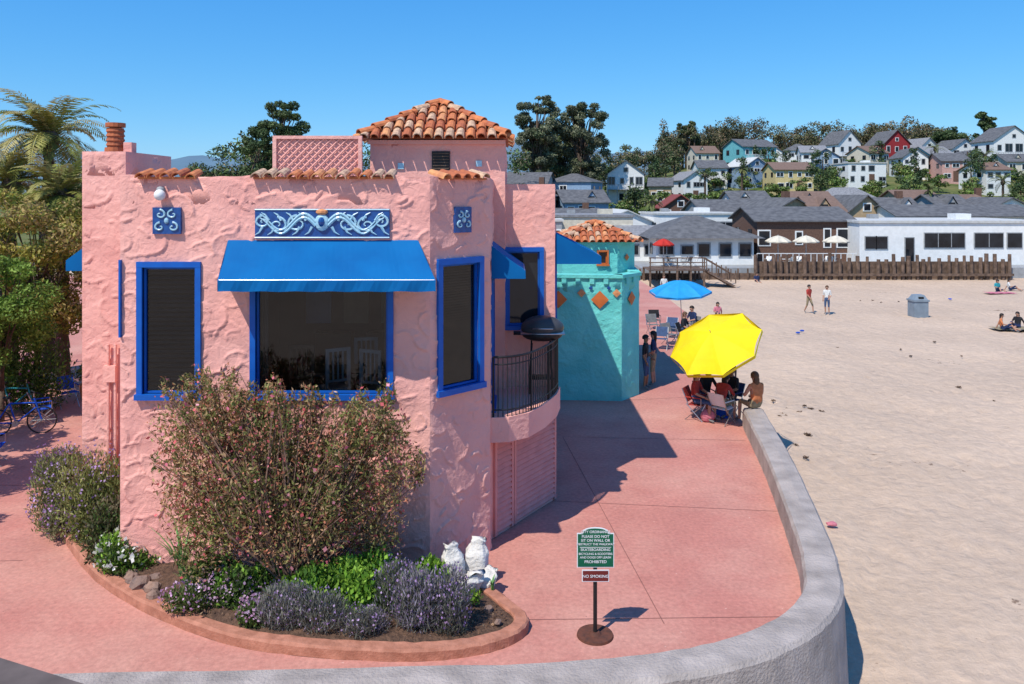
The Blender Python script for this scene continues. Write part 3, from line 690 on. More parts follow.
PURP = [(.42,.27,.5),(.5,.35,.55),(.32,.19,.42)]; MAG = [(.5,.16,.38),(.6,.3,.5)]; WH = [(.8,.8,.76),(.7,.7,.62)]
lowplant('green_shrub', -2.0,11.65,.8,.45,.95, 8000,.085,LIME,width=.6,seed=1)
lowplant('green_shrub', -2.9,11.6,.65,.4,.75, 5500,.08,LIME,width=.6,seed=2)
lowplant('green_shrub', -1.45,11.9,.45,.4,.75, 3500,.08,LIME,width=.6,seed=3)
lowplant('green_shrub', -3.9,11.8,.75,.35,.75, 4500,.08,GREENS+LIME,width=.6,seed=4)
lowplant('green_shrub', -.75,11.75,.3,.25,.35, 1500,.06,GREENS+LIME,width=.6,seed=15)
lowplant('green_shrub', -4.6,12.1,.5,.3,.6, 3000,.08,GREENS+LIME,width=.5,seed=17)
lowplant('lavender_bush', -1.22,11.2,.66,.38,.92, 12000,.095,SAGE,PURP,1100,.034,up=1.6,width=.13,seed=5,tw=25,upf=2)
lowplant('lavender_bush', -2.75,11.15,.75,.32,.68, 11000,.085,SAGE,PURP,700,.03,up=1.6,width=.13,seed=6,tw=25,upf=2)
lowplant('lavender_bush', -1.95,11.05,.4,.25,.42, 4000,.07,SAGE,PURP,300,.03,up=1.6,width=.13,seed=7)
lowplant('pink_flowering_groundcover', -4.35,11.72,.8,.4,.5, 5500,.06,GREENS,[(.55,.3,.48),(.64,.45,.58)],1300,.045,seed=8)
lowplant('pink_flowering_groundcover', -3.65,11.3,.45,.28,.38, 3000,.055,GREENS,[(.55,.3,.48),(.62,.42,.58)],500,.045,seed=9)
lowplant('white_flowering_plant', -6.15,12.95,.6,.4,.6, 4200,.08,GREENS+LIME,WH,300,.08,seed=10)
lowplant('sage_bush', -7.95,14.6,.7,.45,1.75, 10000,.08,[(.20,.21,.07),(.3,.28,.12),(.12,.14,.05)],PURP,900,.05,up=1.2,width=.25,seed=11,tw=50,k=10)
lowplant('sage_bush', -7.2,14.0,.75,.45,1.7, 9500,.08,[(.19,.22,.06),(.28,.28,.1),(.13,.15,.045)],PURP,700,.045,up=1.2,width=.3,seed=12,tw=50,k=10)
lowplant('sage_bush', -8.0,14.2,.35,.3,.6, 2500,.06,[(.14,.17,.06),(.22,.22,.11)],MAG+PURP,450,.05,up=1,width=.3,seed=13)
lowplant('green_shrub', -6.6,13.35,.55,.35,1.2, 5500,.08,OLIVE+GREENS,width=.4,seed=14)
lowplant('green_shrub', -5.6,13.3,.45,.3,.7, 2500,.08,OLIVE+GREENS,width=.4,seed=16)
def strap(name, x, y, n, L, M):
    mb = MB()
    for k in range(n):
        a = R.uniform(0,2*math.pi); l = L*R.uniform(.6,1.1); sp = R.uniform(.15,.5)*l; w = .022
        px, py = -math.sin(a), math.cos(a); vs = []
        for j in range(6):
            t = j/5; ww = w*(1-t**2)+.002; cx = x+math.cos(a)*sp*t*t; cy = y+math.sin(a)*sp*t*t; z = .15+l*(t-.25*t*t)
            vs += [(cx-px*ww,cy-py*ww,z),(cx+px*ww,cy+py*ww,z)]
        mb.add(vs, [(2*j,2*j+1,2*j+3,2*j+2) for j in range(5)], M)
    mb.obj(name)
STRAP = mat('strap_leaf', (.18,.36,.10), .5, (.12,.26,.1), 8)
strap('iris_plant', -5.1,12.3,38,1.1,STRAP); strap('iris_plant', -4.85,11.95,16,.6,STRAP)
for (x,y,s) in ((-5.95,12.5,.14),(-5.75,12.35,.18),(-5.5,12.2,.15),(-5.4,12.0,.12),(-6.3,12.8,.12),(-5.0,11.85,.1),(-.35,11.6,.08),(-6.05,12.65,.12),(-.2,11.25,.06),(-5.6,12.5,.13)):
    mb = MB(); mb.blob((x,y,.16),(s,s*.85,s*.75),ROCK,9,6,.16,rz=R.random()*3); mb.obj('garden_rock')
strap('iris_plant', -.3,12.2,10,.25,STRAP)
def sandbag(x, y, z, h, rx, ry, lx, ly, rz):
    mb = MB(); nv, nu = 20, 28; vs = []; ph = R.random()*6; ca, sa = math.cos(rz), math.sin(rz)
    for j in range(nv+1):
        t = j/nv
        prof = (.86+.22*math.sin(min(1,t/.55)*math.pi*.5+.3)) if t < .7 else 1.03-(t-.7)*2.2
        if t > .9: prof = .60+(t-.9)*1.0
        for i in range(nu):
            a = 2*math.pi*i/nu; fold = .04+.14*max(0,t-.5); k = prof*(1+fold*math.sin(5*a+ph+t*2)+.04*math.sin(11*a-t*7+ph)+.03*R.uniform(-1,1))
            sq = (abs(math.cos(a))**4+abs(math.sin(a))**4)**-.18
            X, Y = math.cos(a)*rx*k*sq, math.sin(a)*ry*k*sq*(1 if t < .7 else .6)
            vs.append((x+X*ca-Y*sa+lx*t*t, y+X*sa+Y*ca+ly*t*t, z+h*t+.03*math.sin(3*a+ph)*t))
    mb.add(vs, [(j*nu+i,j*nu+(i+1)%nu,(j+1)*nu+(i+1)%nu,(j+1)*nu+i) for j in range(nv) for i in range(nu)]+[tuple(nv*nu+i for i in range(nu))], BAG)
    mb.obj('sandbag', None, True)
sandbag(-.90,12.5,.1,.62,.16,.12,-.06,0,.3); sandbag(-.58,12.65,.1,.62,.17,.12,.05,.05,-.2); sandbag(-.70,12.22,.1,.32,.19,.13,.16,-.04,.4); sandbag(-.44,12.4,.08,.28,.16,.12,.12,.05,-.5)

# ------------------------------------------------------------------ sign
SG = empty('beach_rules_sign'); sx, sy = 1.17, 11.2
GRN = mat('sign_green', (.008,.12,.06), .4); BRN = mat('sign_maroon', (.18,.03,.025), .4); SW = mat('sign_white', (.8,.8,.8), .5)
BASEM = mat('rusty_base', (.08,.035,.025), .8, (.14,.05,.03), 12)
mb = MB(); mb.cyl((sx,sy,0),(sx,sy,.03),.26,.25,BASEM,28); mb.cyl((sx,sy,.03),(sx,sy,.06),.09,.06,BASEM,16); mb.cyl((sx,sy,.05),(sx,sy,1.45),.028,.028,BLACK,12); mb.obj('post', SG)
def plate(name, w, z0, z1, M, rise, y):
    mb = MB()
    for ww, rr, off, MM in ((w/2,rise,0,SW),(w/2-.012,rise,.004,M)):
        d = .012*(off > 0); a = [(-ww,z0+d),(ww,z0+d),(ww,z1-d)]
        if rise: a += [(ww*.72,z1-d),(ww*.66,z1+rr*.55-d)]+[(ww*.6*math.cos(t),z1+rr*.5-d+rr*.5*math.sin(t)) for t in np.linspace(.2,math.pi-.2,9)]+[(-ww*.66,z1+rr*.55-d),(-ww*.72,z1-d)]
        a += [(-ww,z1-d)]
        n = len(a); vs = [(sx+p[0],y-off,p[1]) for p in a]+[(sx+p[0],y+.012+off,p[1]) for p in a]
        mb.add(vs, [tuple(range(n)), tuple(range(2*n-1,n-1,-1))]+[(i,(i+1)%n,n+(i+1)%n,n+i) for i in range(n)], MM)
    mb.obj(name, SG)
plate('rules_plate', .52, .98, 1.46, GRN, .08, sy-.045); plate('no_smoking_plate', .38, .78, .945, BRN, 0, sy-.045)
def text(s, x, z, size, y):
    c = bpy.data.curves.new('lettering', 'FONT'); c.body = s; c.size = size; c.align_x = 'CENTER'; c.offset = .0006
    c.materials.append(SW); o = bpy.data.objects.new('lettering', c); scene.collection.objects.link(o); o.location = (x, y, z); o.rotation_euler = (math.pi/2,0,0); o.parent = SG
yy = sy-.052
for s, z, q in (('CITY ORDINANCE',1.465,.05),('PLEASE DO NOT',1.40,.052),('SIT ON WALL OR',1.345,.052),('OBSTRUCT THE WALKWAY',1.295,.042),('SKATEBOARDING',1.215,.052),('BICYCLING & SCOOTERS',1.16,.042),('AND DOGS OFF LEASH',1.11,.042),('PROHIBITED',1.045,.056)): text(s, sx, z, q, yy)
text('NO SMOKING', sx, .84, .058, yy)
mb = MB(); mb.box((sx,yy+.001,1.265),(.44,.002,.006),SW); mb.obj('divider', SG)

# ------------------------------------------------------------------ umbrellas, chairs
def umbrella(name, base, c, nrm, r, h, M, n=8, pole=ALU, pr=.02):
    root = empty(name); nrm = Vector(nrm).normalized(); u = nrm.cross(Vector((.3,1,0))).normalized(); v = nrm.cross(u); c = Vector(c)
    mb = MB(); ap = c+nrm*h*.5
    rim = [c-nrm*h*.5+(u*math.cos(2*math.pi*k/n)+v*math.sin(2*math.pi*k/n))*r for k in range(n)]
    for k in range(n):
        a, b = rim[k], rim[(k+1)%n]; N = 6; grid = []
        for i in range(N+1):
            t = i/N
            for j in range(N+1):
                s = j/N; p = ap.lerp(a,t).lerp(ap.lerp(b,t), s); bulge = nrm*(.16*h*math.sin(math.pi*t)); sag = -nrm*(.10*h*4*s*(1-s)*t); inn = (c-p)*(.06*4*s*(1-s)*t*t)
                grid.append(p+bulge+sag+inn)
        mb.add(grid, [(i*(N+1)+j,i*(N+1)+j+1,(i+1)*(N+1)+j+1,(i+1)*(N+1)+j) for i in range(N) for j in range(N)], M)
        mb.add([a, b, b-nrm*.09, a.lerp(b,.5)-nrm*.12+(c-a)*.03, a-nrm*.09], [(0,1,2,3,4)], M)
    mb.obj('canopy', root, False)
    fr = MB(); fr.cyl(base, c-nrm*h*.2, pr, pr, pole, 8); fr.cyl(c-nrm*h*.4, ap+nrm*.08, pr, pr*.6, pole, 8)
    for a in rim: fr.cyl(c-nrm*h*.1-nrm*.02, a-nrm*.01, .006, .006, pole, 4)
    fr.obj('pole_and_ribs', root)
    return root
umbrella('yellow_beach_umbrella', (6.2,22.0,0), (5.43,21.5,2.34), (-.42,-.40,.80), 1.28, .40, YEL)
umbrella('blue_beach_umbrella', (7.7,36,0), (7.6,36,2.1), (-.05,-.1,1), 1.4, .5, SKYBLUE)

def chair(name, x, y, rz, M, seat=.43, z=0, back=.85):
    mb = MB(); ca, sa = math.cos(rz), math.sin(rz); T = lambda a,b,c: (x+a*ca-b*sa, y+a*sa+b*ca, z+c)
    w = .24
    for s in (-w,w):
        mb.cyl(T(s,-.24,0),T(s,.22,seat+.02),.013,.013,ALU,6); mb.cyl(T(s,.26,0),T(s,-.22,seat),.013,.013,ALU,6); mb.cyl(T(s,.16,seat),T(s,.34,back),.013,.013,ALU,6)
        mb.cyl(T(s,-.2,seat+.2),T(s,.25,seat+.2),.016,.016,M,6); mb.cyl(T(s,-.2,seat),T(s,-.2,seat+.2),.012,.012,ALU,6)
    for p0, p1 in (((-.22,seat),(.2,seat-.02)),((.19,seat+.06),(.34,back))):
        n = 6
        for k in range(n):
            t0 = k/n; t1 = (k+.86)/n; y0 = p0[0]+(p1[0]-p0[0])*t0; y1 = p0[0]+(p1[0]-p0[0])*t1; z0 = p0[1]+(p1[1]-p0[1])*t0; z1 = p0[1]+(p1[1]-p0[1])*t1
            vs = [T(-w,y0,z0),T(w,y0,z0),T(w,y1,z1),T(-w,y1,z1)]; up = Vector((0,0,.012))
            mb.add(vs+[tuple(Vector(q)+up) for q in vs], [(0,1,2,3),(4,5,6,7),(0,1,5,4),(2,3,7,6),(1,2,6,5),(3,0,4,7)], M)
    mb.obj(name)

# ------------------------------------------------------------------ people
SHIRTS = {k: mat('cloth_'+k, c, .9, tuple(v*.75 for v in c), 12) for k, c in dict(black=(.02,.02,.025), red=(.42,.05,.04), white=(.7,.7,.68), navy=(.02,.035,.1), orange=(.6,.2,.08), blue=(.01,.08,.5), denim=(.06,.1,.2), grey=(.2,.2,.2), pink=(.6,.2,.25), teal=(.03,.3,.35), khaki=(.3,.24,.15)).items()}
POSE = {}
POSE['stand'] = dict(pel=(0,0,.92), sp=(0,.01,1.12), ch=(0,0,1.34), nk=(0,0,1.47), hb=(0,-.01,1.54), hm=(0,-.02,1.61), ht=(0,-.01,1.67),
  sL=(-.17,0,1.40), eL=(-.22,.03,1.12), wL=(-.21,-.07,.88), sR=(.17,0,1.40), eR=(.23,.02,1.13), wR=(.16,-.16,.98),
  hL=(-.09,0,.88), kL=(-.1,-.02,.49), aL=(-.1,.03,.08), tL=(-.12,-.12,.04), hR=(.09,0,.88), kR=(.11,-.04,.49), aR=(.12,0,.08), tR=(.15,-.15,.04))
POSE['walk'] = dict(POSE['stand'], eL=(-.22,-.06,1.13), wL=(-.2,-.26,.96), eR=(.22,.12,1.14), wR=(.21,.14,.88), kL=(-.1,.06,.49), aL=(-.1,.26,.12), tL=(-.1,.16,.04), kR=(.1,-.18,.50), aR=(.1,-.24,.08), tR=(.1,-.4,.05))
POSE['sit'] = dict(pel=(0,.05,.53), sp=(0,.07,.74), ch=(0,.04,.95), nk=(0,.02,1.08), hb=(0,0,1.15), hm=(0,-.02,1.22), ht=(0,-.01,1.28),
  sL=(-.17,.04,1.01), eL=(-.24,-.04,.76), wL=(-.15,-.28,.66), sR=(.17,.04,1.01), eR=(.25,-.06,.77), wR=(.12,-.26,.72),
  hL=(-.1,.02,.52), kL=(-.14,-.40,.54), aL=(-.15,-.38,.08), tL=(-.17,-.54,.04), hR=(.1,.02,.52), kR=(.13,-.42,.54), aR=(.12,-.46,.08), tR=(.13,-.62,.04))
POSE['lean'] = dict(POSE['sit'], sp=(0,.02,.74), ch=(0,-.08,.93), nk=(0,-.13,1.05), hb=(0,-.17,1.11), hm=(0,-.2,1.18), ht=(0,-.2,1.24), sL=(-.17,-.08,.99), sR=(.17,-.08,.99), eL=(-.24,-.22,.76), eR=(.24,-.24,.78), wL=(-.08,-.4,.66), wR=(.1,-.44,.74))
POSE['floor'] = dict(pel=(0,.05,.12), sp=(0,.1,.33), ch=(0,.1,.54), nk=(0,.08,.67), hb=(0,.06,.74), hm=(0,.04,.81), ht=(0,.05,.87),
  sL=(-.17,.1,.6), eL=(-.24,.0,.38), wL=(-.12,-.2,.36), sR=(.17,.1,.6), eR=(.26,.2,.36), wR=(.28,.32,.1),
  hL=(-.1,0,.12), kL=(-.13,-.34,.42), aL=(-.12,-.6,.08), tL=(-.12,-.74,.06), hR=(.1,0,.12), kR=(.14,-.4,.22), aR=(.13,-.78,.09), tR=(.13,-.86,.16))
BON = [('pel','sp','T'),('sp','ch','T'),('ch','nk','T'),('nk','hb','S'),('hb','hm','S'),('hm','ht','S'),('ch','sL','T'),('sL','eL','A'),('eL','wL','F'),('ch','sR','T'),('sR','eR','A'),('eR','wR','F'),
       ('pel','hL','L'),('hL','kL','L'),('kL','aL','C'),('aL','tL','B'),('pel','hR','L'),('hR','kR','L'),('kR','aR','C'),('aR','tR','B')]
RAD = dict(pel=.125, sp=.115, ch=.135, nk=.055, hb=.075, hm=.092, ht=.06, s=.062, e=.042, w=.028, h=.088, k=.056, a=.036, t=.034)
def person(name, pos, rz, pose, shirt, pants, skin=SKIN, hair=HAIR, long=True, sleeves=False, longpants=False, scale=1.):
    J = POSE[pose]; keys = list(J); me = bpy.data.meshes.new('tmp')
    me.from_pydata([J[k] for k in keys], [(keys.index(a), keys.index(b)) for a, b, _ in BON], [])
    o = bpy.data.objects.new('tmp', me); scene.collection.objects.link(o)
    o.modifiers.new('s','SKIN')
    for i, k in enumerate(keys):
        r = RAD.get(k) or RAD[k[0]]; sv = me.skin_vertices[0].data[i]
        sv.radius = (r*1.18, r*.85) if k in ('pel','sp','ch') else (r, r); sv.use_root = (k == 'pel')
    sb = o.modifiers.new('d','SUBSURF'); sb.levels = 2
    dg = bpy.context.evaluated_depsgraph_get(); ev = o.evaluated_get(dg); m2 = ev.to_mesh()
    V = [v.co.copy() for v in m2.vertices]; F = [tuple(p.vertices) for p in m2.polygons]; ev.to_mesh_clear()
    bpy.data.objects.remove(o)
    mb = MB(); Mt = dict(T=shirt, A=shirt, F=shirt if sleeves else skin, S=skin, L=pants, C=pants if longpants else skin, B=SHIRTS['grey'])
    if sleeves is None: Mt['A'] = skin
    SEG = [(Vector(J[a]), Vector(J[b]), t) for a, b, t in BON]
    mb.v.extend([tuple(v) for v in V])
    for f in F:
        c = sum((V[i] for i in f), Vector())/len(f); best = 9; bt = 'T'
        for a, b, t in SEG:
            d = b-a; s = max(0,min(1,(c-a).dot(d)/d.length_squared)); q = (c-a-d*s).length
            if t == 'L': q -= .03
            if q < best: best = q; bt = t
        mb.f.append(f); mb.m.append(mb.mi(Mt[bt]))
    hm = Vector(J['hm'])
    nu, nv = 14, 8; vs = []
    for j in range(nv+1):
        ph = math.pi*.62*j/nv
        for i in range(nu):
            a = 2*math.pi*i/nu; front = max(0,-math.sin(a)); q = ph*(1-.38*front)
            vs.append(hm+Vector((math.sin(q)*math.cos(a)*.102, .018+math.sin(q)*math.sin(a)*.115, .018+math.cos(q)*.112)))
    mb.add(vs, [(j*nu+i,j*nu+(i+1)%nu,(j+1)*nu+(i+1)%nu,(j+1)*nu+i) for j in range(nv) for i in range(nu)], hair)
    if long: mb.blob(hm+Vector((0,.085,-.09)), (.085,.045,.16), hair, 10, 7, .04)
    for sx_ in (-1,1):
        mb.blob(hm+Vector((sx_*.034,-.088,.0)), (.013,.008,.009), WHITE, 6, 4); mb.blob(hm+Vector((sx_*.034,-.096,.0)), (.006,.004,.006), HAIR, 5, 4)
        mb.blob(hm+Vector((sx_*.095,.0,-.01)), (.012,.02,.03), skin, 6, 4)
    mb.cyl(hm+Vector((0,-.088,.005)), hm+Vector((0,-.112,-.025)), .008, .013, skin, 6); mb.blob(hm+Vector((0,-.088,-.048)), (.024,.008,.007), SHIRTS['red'], 6, 4)
    for s in 'LR':
        w = Vector(J['w'+s]); d = (w-Vector(J['e'+s])).normalized(); side = d.cross(Vector((0,1,.3))).normalized(); nn = d.cross(side)
        mb.cyl(w-d*.01, w+d*.05, .027, .034, skin, 8); mb.cyl(w+d*.05, w+d*.085, .034, .03, skin, 8)
        for k, l in enumerate((.06,.075,.08,.065)):
            b0 = w+d*.08+side*(k-1.5)*.017; b1 = b0+d*l*.55+nn*.008; b2 = b1+d*l*.4+nn*.025
            mb.cyl(b0,b1,.009,.008,skin,5); mb.cyl(b1,b2,.008,.006,skin,5)
        t0 = w+d*.03+side*.028; t1 = t0+d*.03+side*.025; mb.cyl(t0,t1,.011,.009,skin,5); mb.cyl(t1,t1+d*.03,.009,.007,skin,5)
    ob = mb.obj(name, None, True); ob.location = pos; ob.rotation_euler = (0,0,rz); ob.scale = (scale,)*3
    return ob
S = SHIRTS
person('standing_man', (4.28,25.5,0), 1.2, 'stand', S['black'], S['denim'], SKIN2, HAIR, False, False, False)
person('standing_woman', (4.62,26.0,0), -1.9, 'stand', S['navy'], S['khaki'], SKIN, HAIR, True, False, False, 1.02)
person('seated_woman', (5.12,22.0,0), 1.0, 'sit', S['red'], S['denim'], SKIN, HAIRB, True)
person('seated_man', (5.5,22.6,0), 0.2, 'lean', S['black'], S['navy'], SKIN2, HAIR, False)
person('seated_woman', (5.72,21.7,0), 2.3, 'lean', S['red'], S['khaki'], SKIN, HAIR, True)
person('seated_man', (6.2,22.5,0), -.9, 'sit', S['black'], S['black'], SKIN2, HAIR, False)
person('seated_woman', (6.5,21.3,.03), 3.5, 'sit', S['orange'], S['khaki'], SKIN, HAIRB, True, None, scale=1.08)
person('standing_woman', (6.35,23.3,0), .1, 'stand', S['black'], S['black'], SKIN2, HAIR, True, False, True, .9)
chair('beach_chair', 5.12,22.05,1.0, S['red']); chair('beach_chair', 5.5,22.65,.2, S['navy']); chair('beach_chair', 5.72,21.65,2.3, WHITE); chair('beach_chair', 6.2,22.55,-.9, S['navy'])
mb = MB(); mb.box((5.75,22.25,.35),(.5,.35,.3),S['blue']); mb.box((5.75,22.25,.53),(.52,.37,.05),WHITE); mb.cyl((5.55,22.25,.45),(5.55,22.05,.58),.01,.01,WHITE,5); mb.cyl((5.95,22.25,.45),(5.95,22.05,.58),.01,.01,WHITE,5)
mb.box((5.75,22.25,.1),(.48,.33,.2),S['blue']); mb.obj('picnic_cooler')
mb = MB(); mb.blob((5.35,21.75,.17),(.2,.13,.18),S['pink'],10,7,.06); mb.tube([(5.2,21.75,.3),(5.3,21.75,.5),(5.4,21.75,.5),(5.5,21.75,.3)],.012,WHITE,5); mb.obj('beach_bag')
for i,(x,y,r) in enumerate(((6.55,33,.5),(6.9,34.5,-.4),(7.2,33.2,1),(6.3,35.5,.2),(6.0,32,-.3),(6.6,36.8,0),(7.9,35,-1))): chair('patio_chair', x,y,r, [S['grey'],S['denim'],S['black']][i%3])
person('seated_man', (7.9,34.95,0), -1, 'sit', S['navy'], S['grey'], SKIN, HAIR, False)
person('seated_woman', (7.2,33.15,0), 1, 'sit', S['black'], S['denim'], SKIN, HAIRB)
def bx(u, v, z=-1.0): y = (CAMZ-z)*796/(v-195); return ((u-512)/796*y, y, z)
person('walking_man', bx(809,313), .5, 'walk', S['red'], S['khaki'], SKIN, HAIR, False)
person('standing_man', bx(827,314), -.6, 'stand', S['white'], S['denim'], SKIN, HAIRB, False)
person('standing_woman', bx(664,300), 0, 'stand', S['white'], S['khaki'], SKIN, HAIRB)
for u, v, c, r in ((1003,331,'orange',1),(1017,329,'black',-1),(998,292,'teal',0),(1010,291,'white',1),(757,284,'navy',0),(718,318,'pink',0)):
    person('sunbather', bx(u, v), r, 'floor', S[c], S['navy'], SKIN, HAIR)
for u, v, c in ((1012,330,'khaki'),(1000,294,'pink')):
    mb = MB(); p = bx(u, v); n = 10
    mb.add([(p[0]-1+2*i/n, p[1]-.5+j, -.90+.015*math.sin(i*2.1+j)) for j in (0,1) for i in range(n+1)], [(i,i+1,n+2+i,n+1+i) for i in range(n)], S[c]); mb.obj('beach_towel')
mb = MB(); p = bx(918,316); BIN = mat('bin_plastic', (.22,.27,.32), .5)
mb.prism([(p[0]-.42,p[1]-.4),(p[0]+.42,p[1]-.4),(p[0]+.42,p[1]+.4),(p[0]-.42,p[1]+.4)], -1.05, -.1, BIN)
mb.prism([(p[0]-.47,p[1]-.45),(p[0]+.47,p[1]-.45),(p[0]+.47,p[1]+.45),(p[0]-.47,p[1]+.45)], -.1, 0, BIN)
mb.add([(p[0]-.4,p[1]-.4,0.003),(p[0]+.4,p[1]-.4,0.003),(p[0]+.4,p[1]+.4,0.003),(p[0]-.4,p[1]+.4,0.003),(p[0]-.25,p[1]-.25,.28),(p[0]+.25,p[1]-.25,.28),(p[0]+.25,p[1]+.25,.28),(p[0]-.25,p[1]+.25,.28)], [(0,1,5,4),(1,2,6,5),(2,3,7,6),(3,0,4,7),(4,5,6,7)], BIN)
mb.box((p[0],p[1]-.35,.12),(.3,.06,.12),BLACK); mb.obj('litter_bin')
for u, v, M in ((832,527,S['pink']),(798,334,S['blue']),(950,300,S['blue']),(802,332,S['blue'])):
    mb = MB(); p = bx(u, v); mb.blob((p[0],p[1],-.93),(.12,.09,.05),M,7,5,.2); mb.obj('beach_toy')
KELP = [(.10,.06,.04),(.16,.10,.06),(.06,.04,.03)]
kc = []
for u, v, n_ in ((788,418,7),(800,410,5),(770,440,3),(870,300,4),(960,400,2),(860,350,2),(940,345,3),(720,330,3)):
    p = bx(u, v)
    for k in range(n_): s = R.uniform(.03,.11); kc.append((p[0]+R.gauss(0,.9), p[1]+R.gauss(0,1.2), -.98, s,s,.025))
foliage('kelp_debris', kc, 600, .10, KELP, None, width=.3, shell=.5, material=LEAFD)

# ------------------------------------------------------------------ bicycles and chairs on the left lane
def bicycle(name, x, y, rz, M):
    mb = MB(); ca, sa = math.cos(rz), math.sin(rz); T = lambda a, c, b=0: (x+a*ca-b*sa, y+a*sa+b*ca, c); r = .34
    for cx in (-.52,.52):
        pts = [T(cx+r*math.cos(t), r+r*math.sin(t)) for t in np.linspace(0,2*math.pi,25)]; mb.tube(pts, .02, BLACK, 6)
        for k in range(12): t = math.pi*k/6; mb.cyl(T(cx,r), T(cx+r*math.cos(t), r+r*math.sin(t)), .003, .003, ALU, 4)
        mb.cyl(T(cx,r,-.04), T(cx,r,.04), .03, .03, ALU, 8)
    bbk, st, hd = (-.08,.3), (-.22,.82), (.36,.8)
    for a, b in (((-.52,r),bbk),(bbk,st),(st,(-.52,r)),(st,hd),(bbk,(.38,.68)),((.34,.92),(.52,r))): mb.cyl(T(*a), T(*b), .02, .02, M, 6)
    mb.cyl(T(-.22,.82),T(-.25,.95),.014,.014,ALU,6); mb.blob(T(-.27,.97),(.13,.07,.04),BLACK)
    mb.cyl(T(.33,.95),T(.33,1.05),.014,.014,ALU,6); mb.tube([T(.2,1.06,-.28),T(.33,1.05,-.1),T(.33,1.05,.1),T(.2,1.06,.28)], .014, BLACK, 6)
    mb.cyl(T(-.08,.3,-.06),T(-.08,.3,.06),.08,.08,ALU,12); mb.cyl(T(-.08,.3,.07),T(-.05,.14,.07),.01,.01,ALU,5); mb.cyl(T(-.08,.3,-.07),T(-.11,.46,-.07),.01,.01,ALU,5)
    mb.obj(name)
bicycle('bicycle', -12.75,20.6,.3,S['blue']); bicycle('bicycle', -13.9,22.2,.15,S['teal'])
chair('patio_chair', -12.75,21.6,2.2,S['blue']); chair('patio_chair', -13.0,23.3,.8,S['blue']); chair('patio_chair', -11.95,18.3,1.9,S['blue'])
for k in range(4):
    x, y = -12.9+R.uniform(-.2,.2), 24.2+k*1.6; pr = empty('potted_plant'); mb = MB(); mb.cyl((x,y,0),(x,y,.45),.2,.28,TILES[k%3],12); mb.cyl((x,y,.4),(x,y,.46),.3,.3,TILES[k%3],12); mb.obj('pot',pr)
    foliage('leaves', [(x,y,.8,.35,.35,.4),(x+.1,y,1.1,.25,.25,.3)], 700, .12, GREENS, pr, up=.8)

def palm(name, x, y, z, h, L, nf, cols, seed, material=None):
    g = random.Random(seed); root = empty(name); mb = MB()
    for k in range(14): mb.cyl((x+.02*math.sin(k),y,z+h*k/14),(x+.02*math.sin(k+1),y,z+h*(k+1)/14),.24-.004*k,.20-.004*k,BARK,10)
    mb.blob((x,y,z+h),(.35,.35,.45),BARK,10,7,.1); mb.obj('trunk', root)
    V = []; C = []
    for k in range(nf):
        a = g.uniform(0,2*math.pi); el = g.uniform(-.35,1.4); l = L*g.uniform(.75,1.1); N = 34; col = np.array(g.choice(cols))*g.uniform(.7,1.3)
        p = Vector((x,y,z+h+.2)); ang = el; hd = Vector((math.cos(a),math.sin(a),0)); side = Vector((-math.sin(a),math.cos(a),0))
        for j in range(N):
            d = hd*math.cos(ang)+Vector((0,0,1))*math.sin(ang); q = p+d*l/N; t = j/N; ll = (.18+.55*math.sin(math.pi*min(1,t*1.05+.08)))*l*.28
            V += [p-side*.014,p+side*.014,q+side*.014,q-side*.014]; C += [col]*4
            for s in (-1,1):
                tip = p+side*s*ll*.85+d*ll*.5+Vector((0,0,-.25*ll*g.uniform(.2,1.6))); m = p.lerp(tip,.5)
                V += [p, m+d*.035, tip, m-d*.03]; C += [col]*4
            p = q; ang -= (1.7/N)*(.5+t)
    n = len(V)//4; me = bpy.data.meshes.new('fronds'); me.from_pydata([tuple(v) for v in V], [], [(4*i,4*i+1,4*i+2,4*i+3) for i in range(n)])
    at = me.color_attributes.new('Col','FLOAT_COLOR','POINT'); at.data.foreach_set('color', np.concatenate([np.array(C), np.ones((len(C),1))],1).ravel())
    me.materials.append(material or LEAF); o = bpy.data.objects.new('fronds', me); scene.collection.objects.link(o); o.parent = root
PC = [(.26,.27,.06),(.36,.33,.10),(.20,.23,.05),(.42,.36,.15)]
palm('palm_tree', -16.3,28,0,8.1,2.6,60,PC,4); palm('palm_tree', -14.4,25.5,0,6.0,1.9,50,PC,8); palm('palm_tree', -17.0,27,0,6.4,2.2,40,PC,12)
YG = [(.30,.28,.05),(.42,.35,.09),(.19,.22,.04),(.44,.32,.12)]
tree('garden_tree', -14.2,24.0,0,6.6,4.2,4.6,34,20000,.13,YG,21,.12,cr=.18)
tree('garden_tree', -13.2,26.0,0,6.2,2.6,4.2,22,11000,.12,YG+GREENS,22,.1,cr=.2)
tree('garden_tree', -14.0,21.8,0,4.6,3.0,3.2,24,14000,.11,[(.16,.27,.04),(.23,.34,.06),(.10,.17,.03)],23,.1,cr=.2)
tree('garden_tree', -16.5,25,0,5.6,4.0,4.2,24,10000,.14,YG+GREENS,27,.12,cr=.2)
tree('garden_tree', -12.9,15.4,0,5.4,3.4,3.2,16,4500,.2,GREENS,24,.15,cr=.2)
tree('garden_tree', -13.4,12.4,0,5.6,3.6,3.4,14,4500,.2,GREENS,25,.15,cr=.2)
tree('garden_tree', -14.6,18.2,0,4.6,3.0,2.6,14,4500,.2,GREENS,26,.15,cr=.2)
lowplant('hedge', -14.2,22.8,1.5,.6,2.3,10000,.1,GREENS+LIME,MAG,200,.08,seed=31,k=10)
lowplant('hedge', -14.6,20.4,1.0,.7,1.7,7000,.1,GREENS+LIME,seed=32)
NB = empty('cream_court_building'); nw = Wall((-14.8,36),(-8.6,36)); o1 = (3.0,4.4,2.9,4.4)
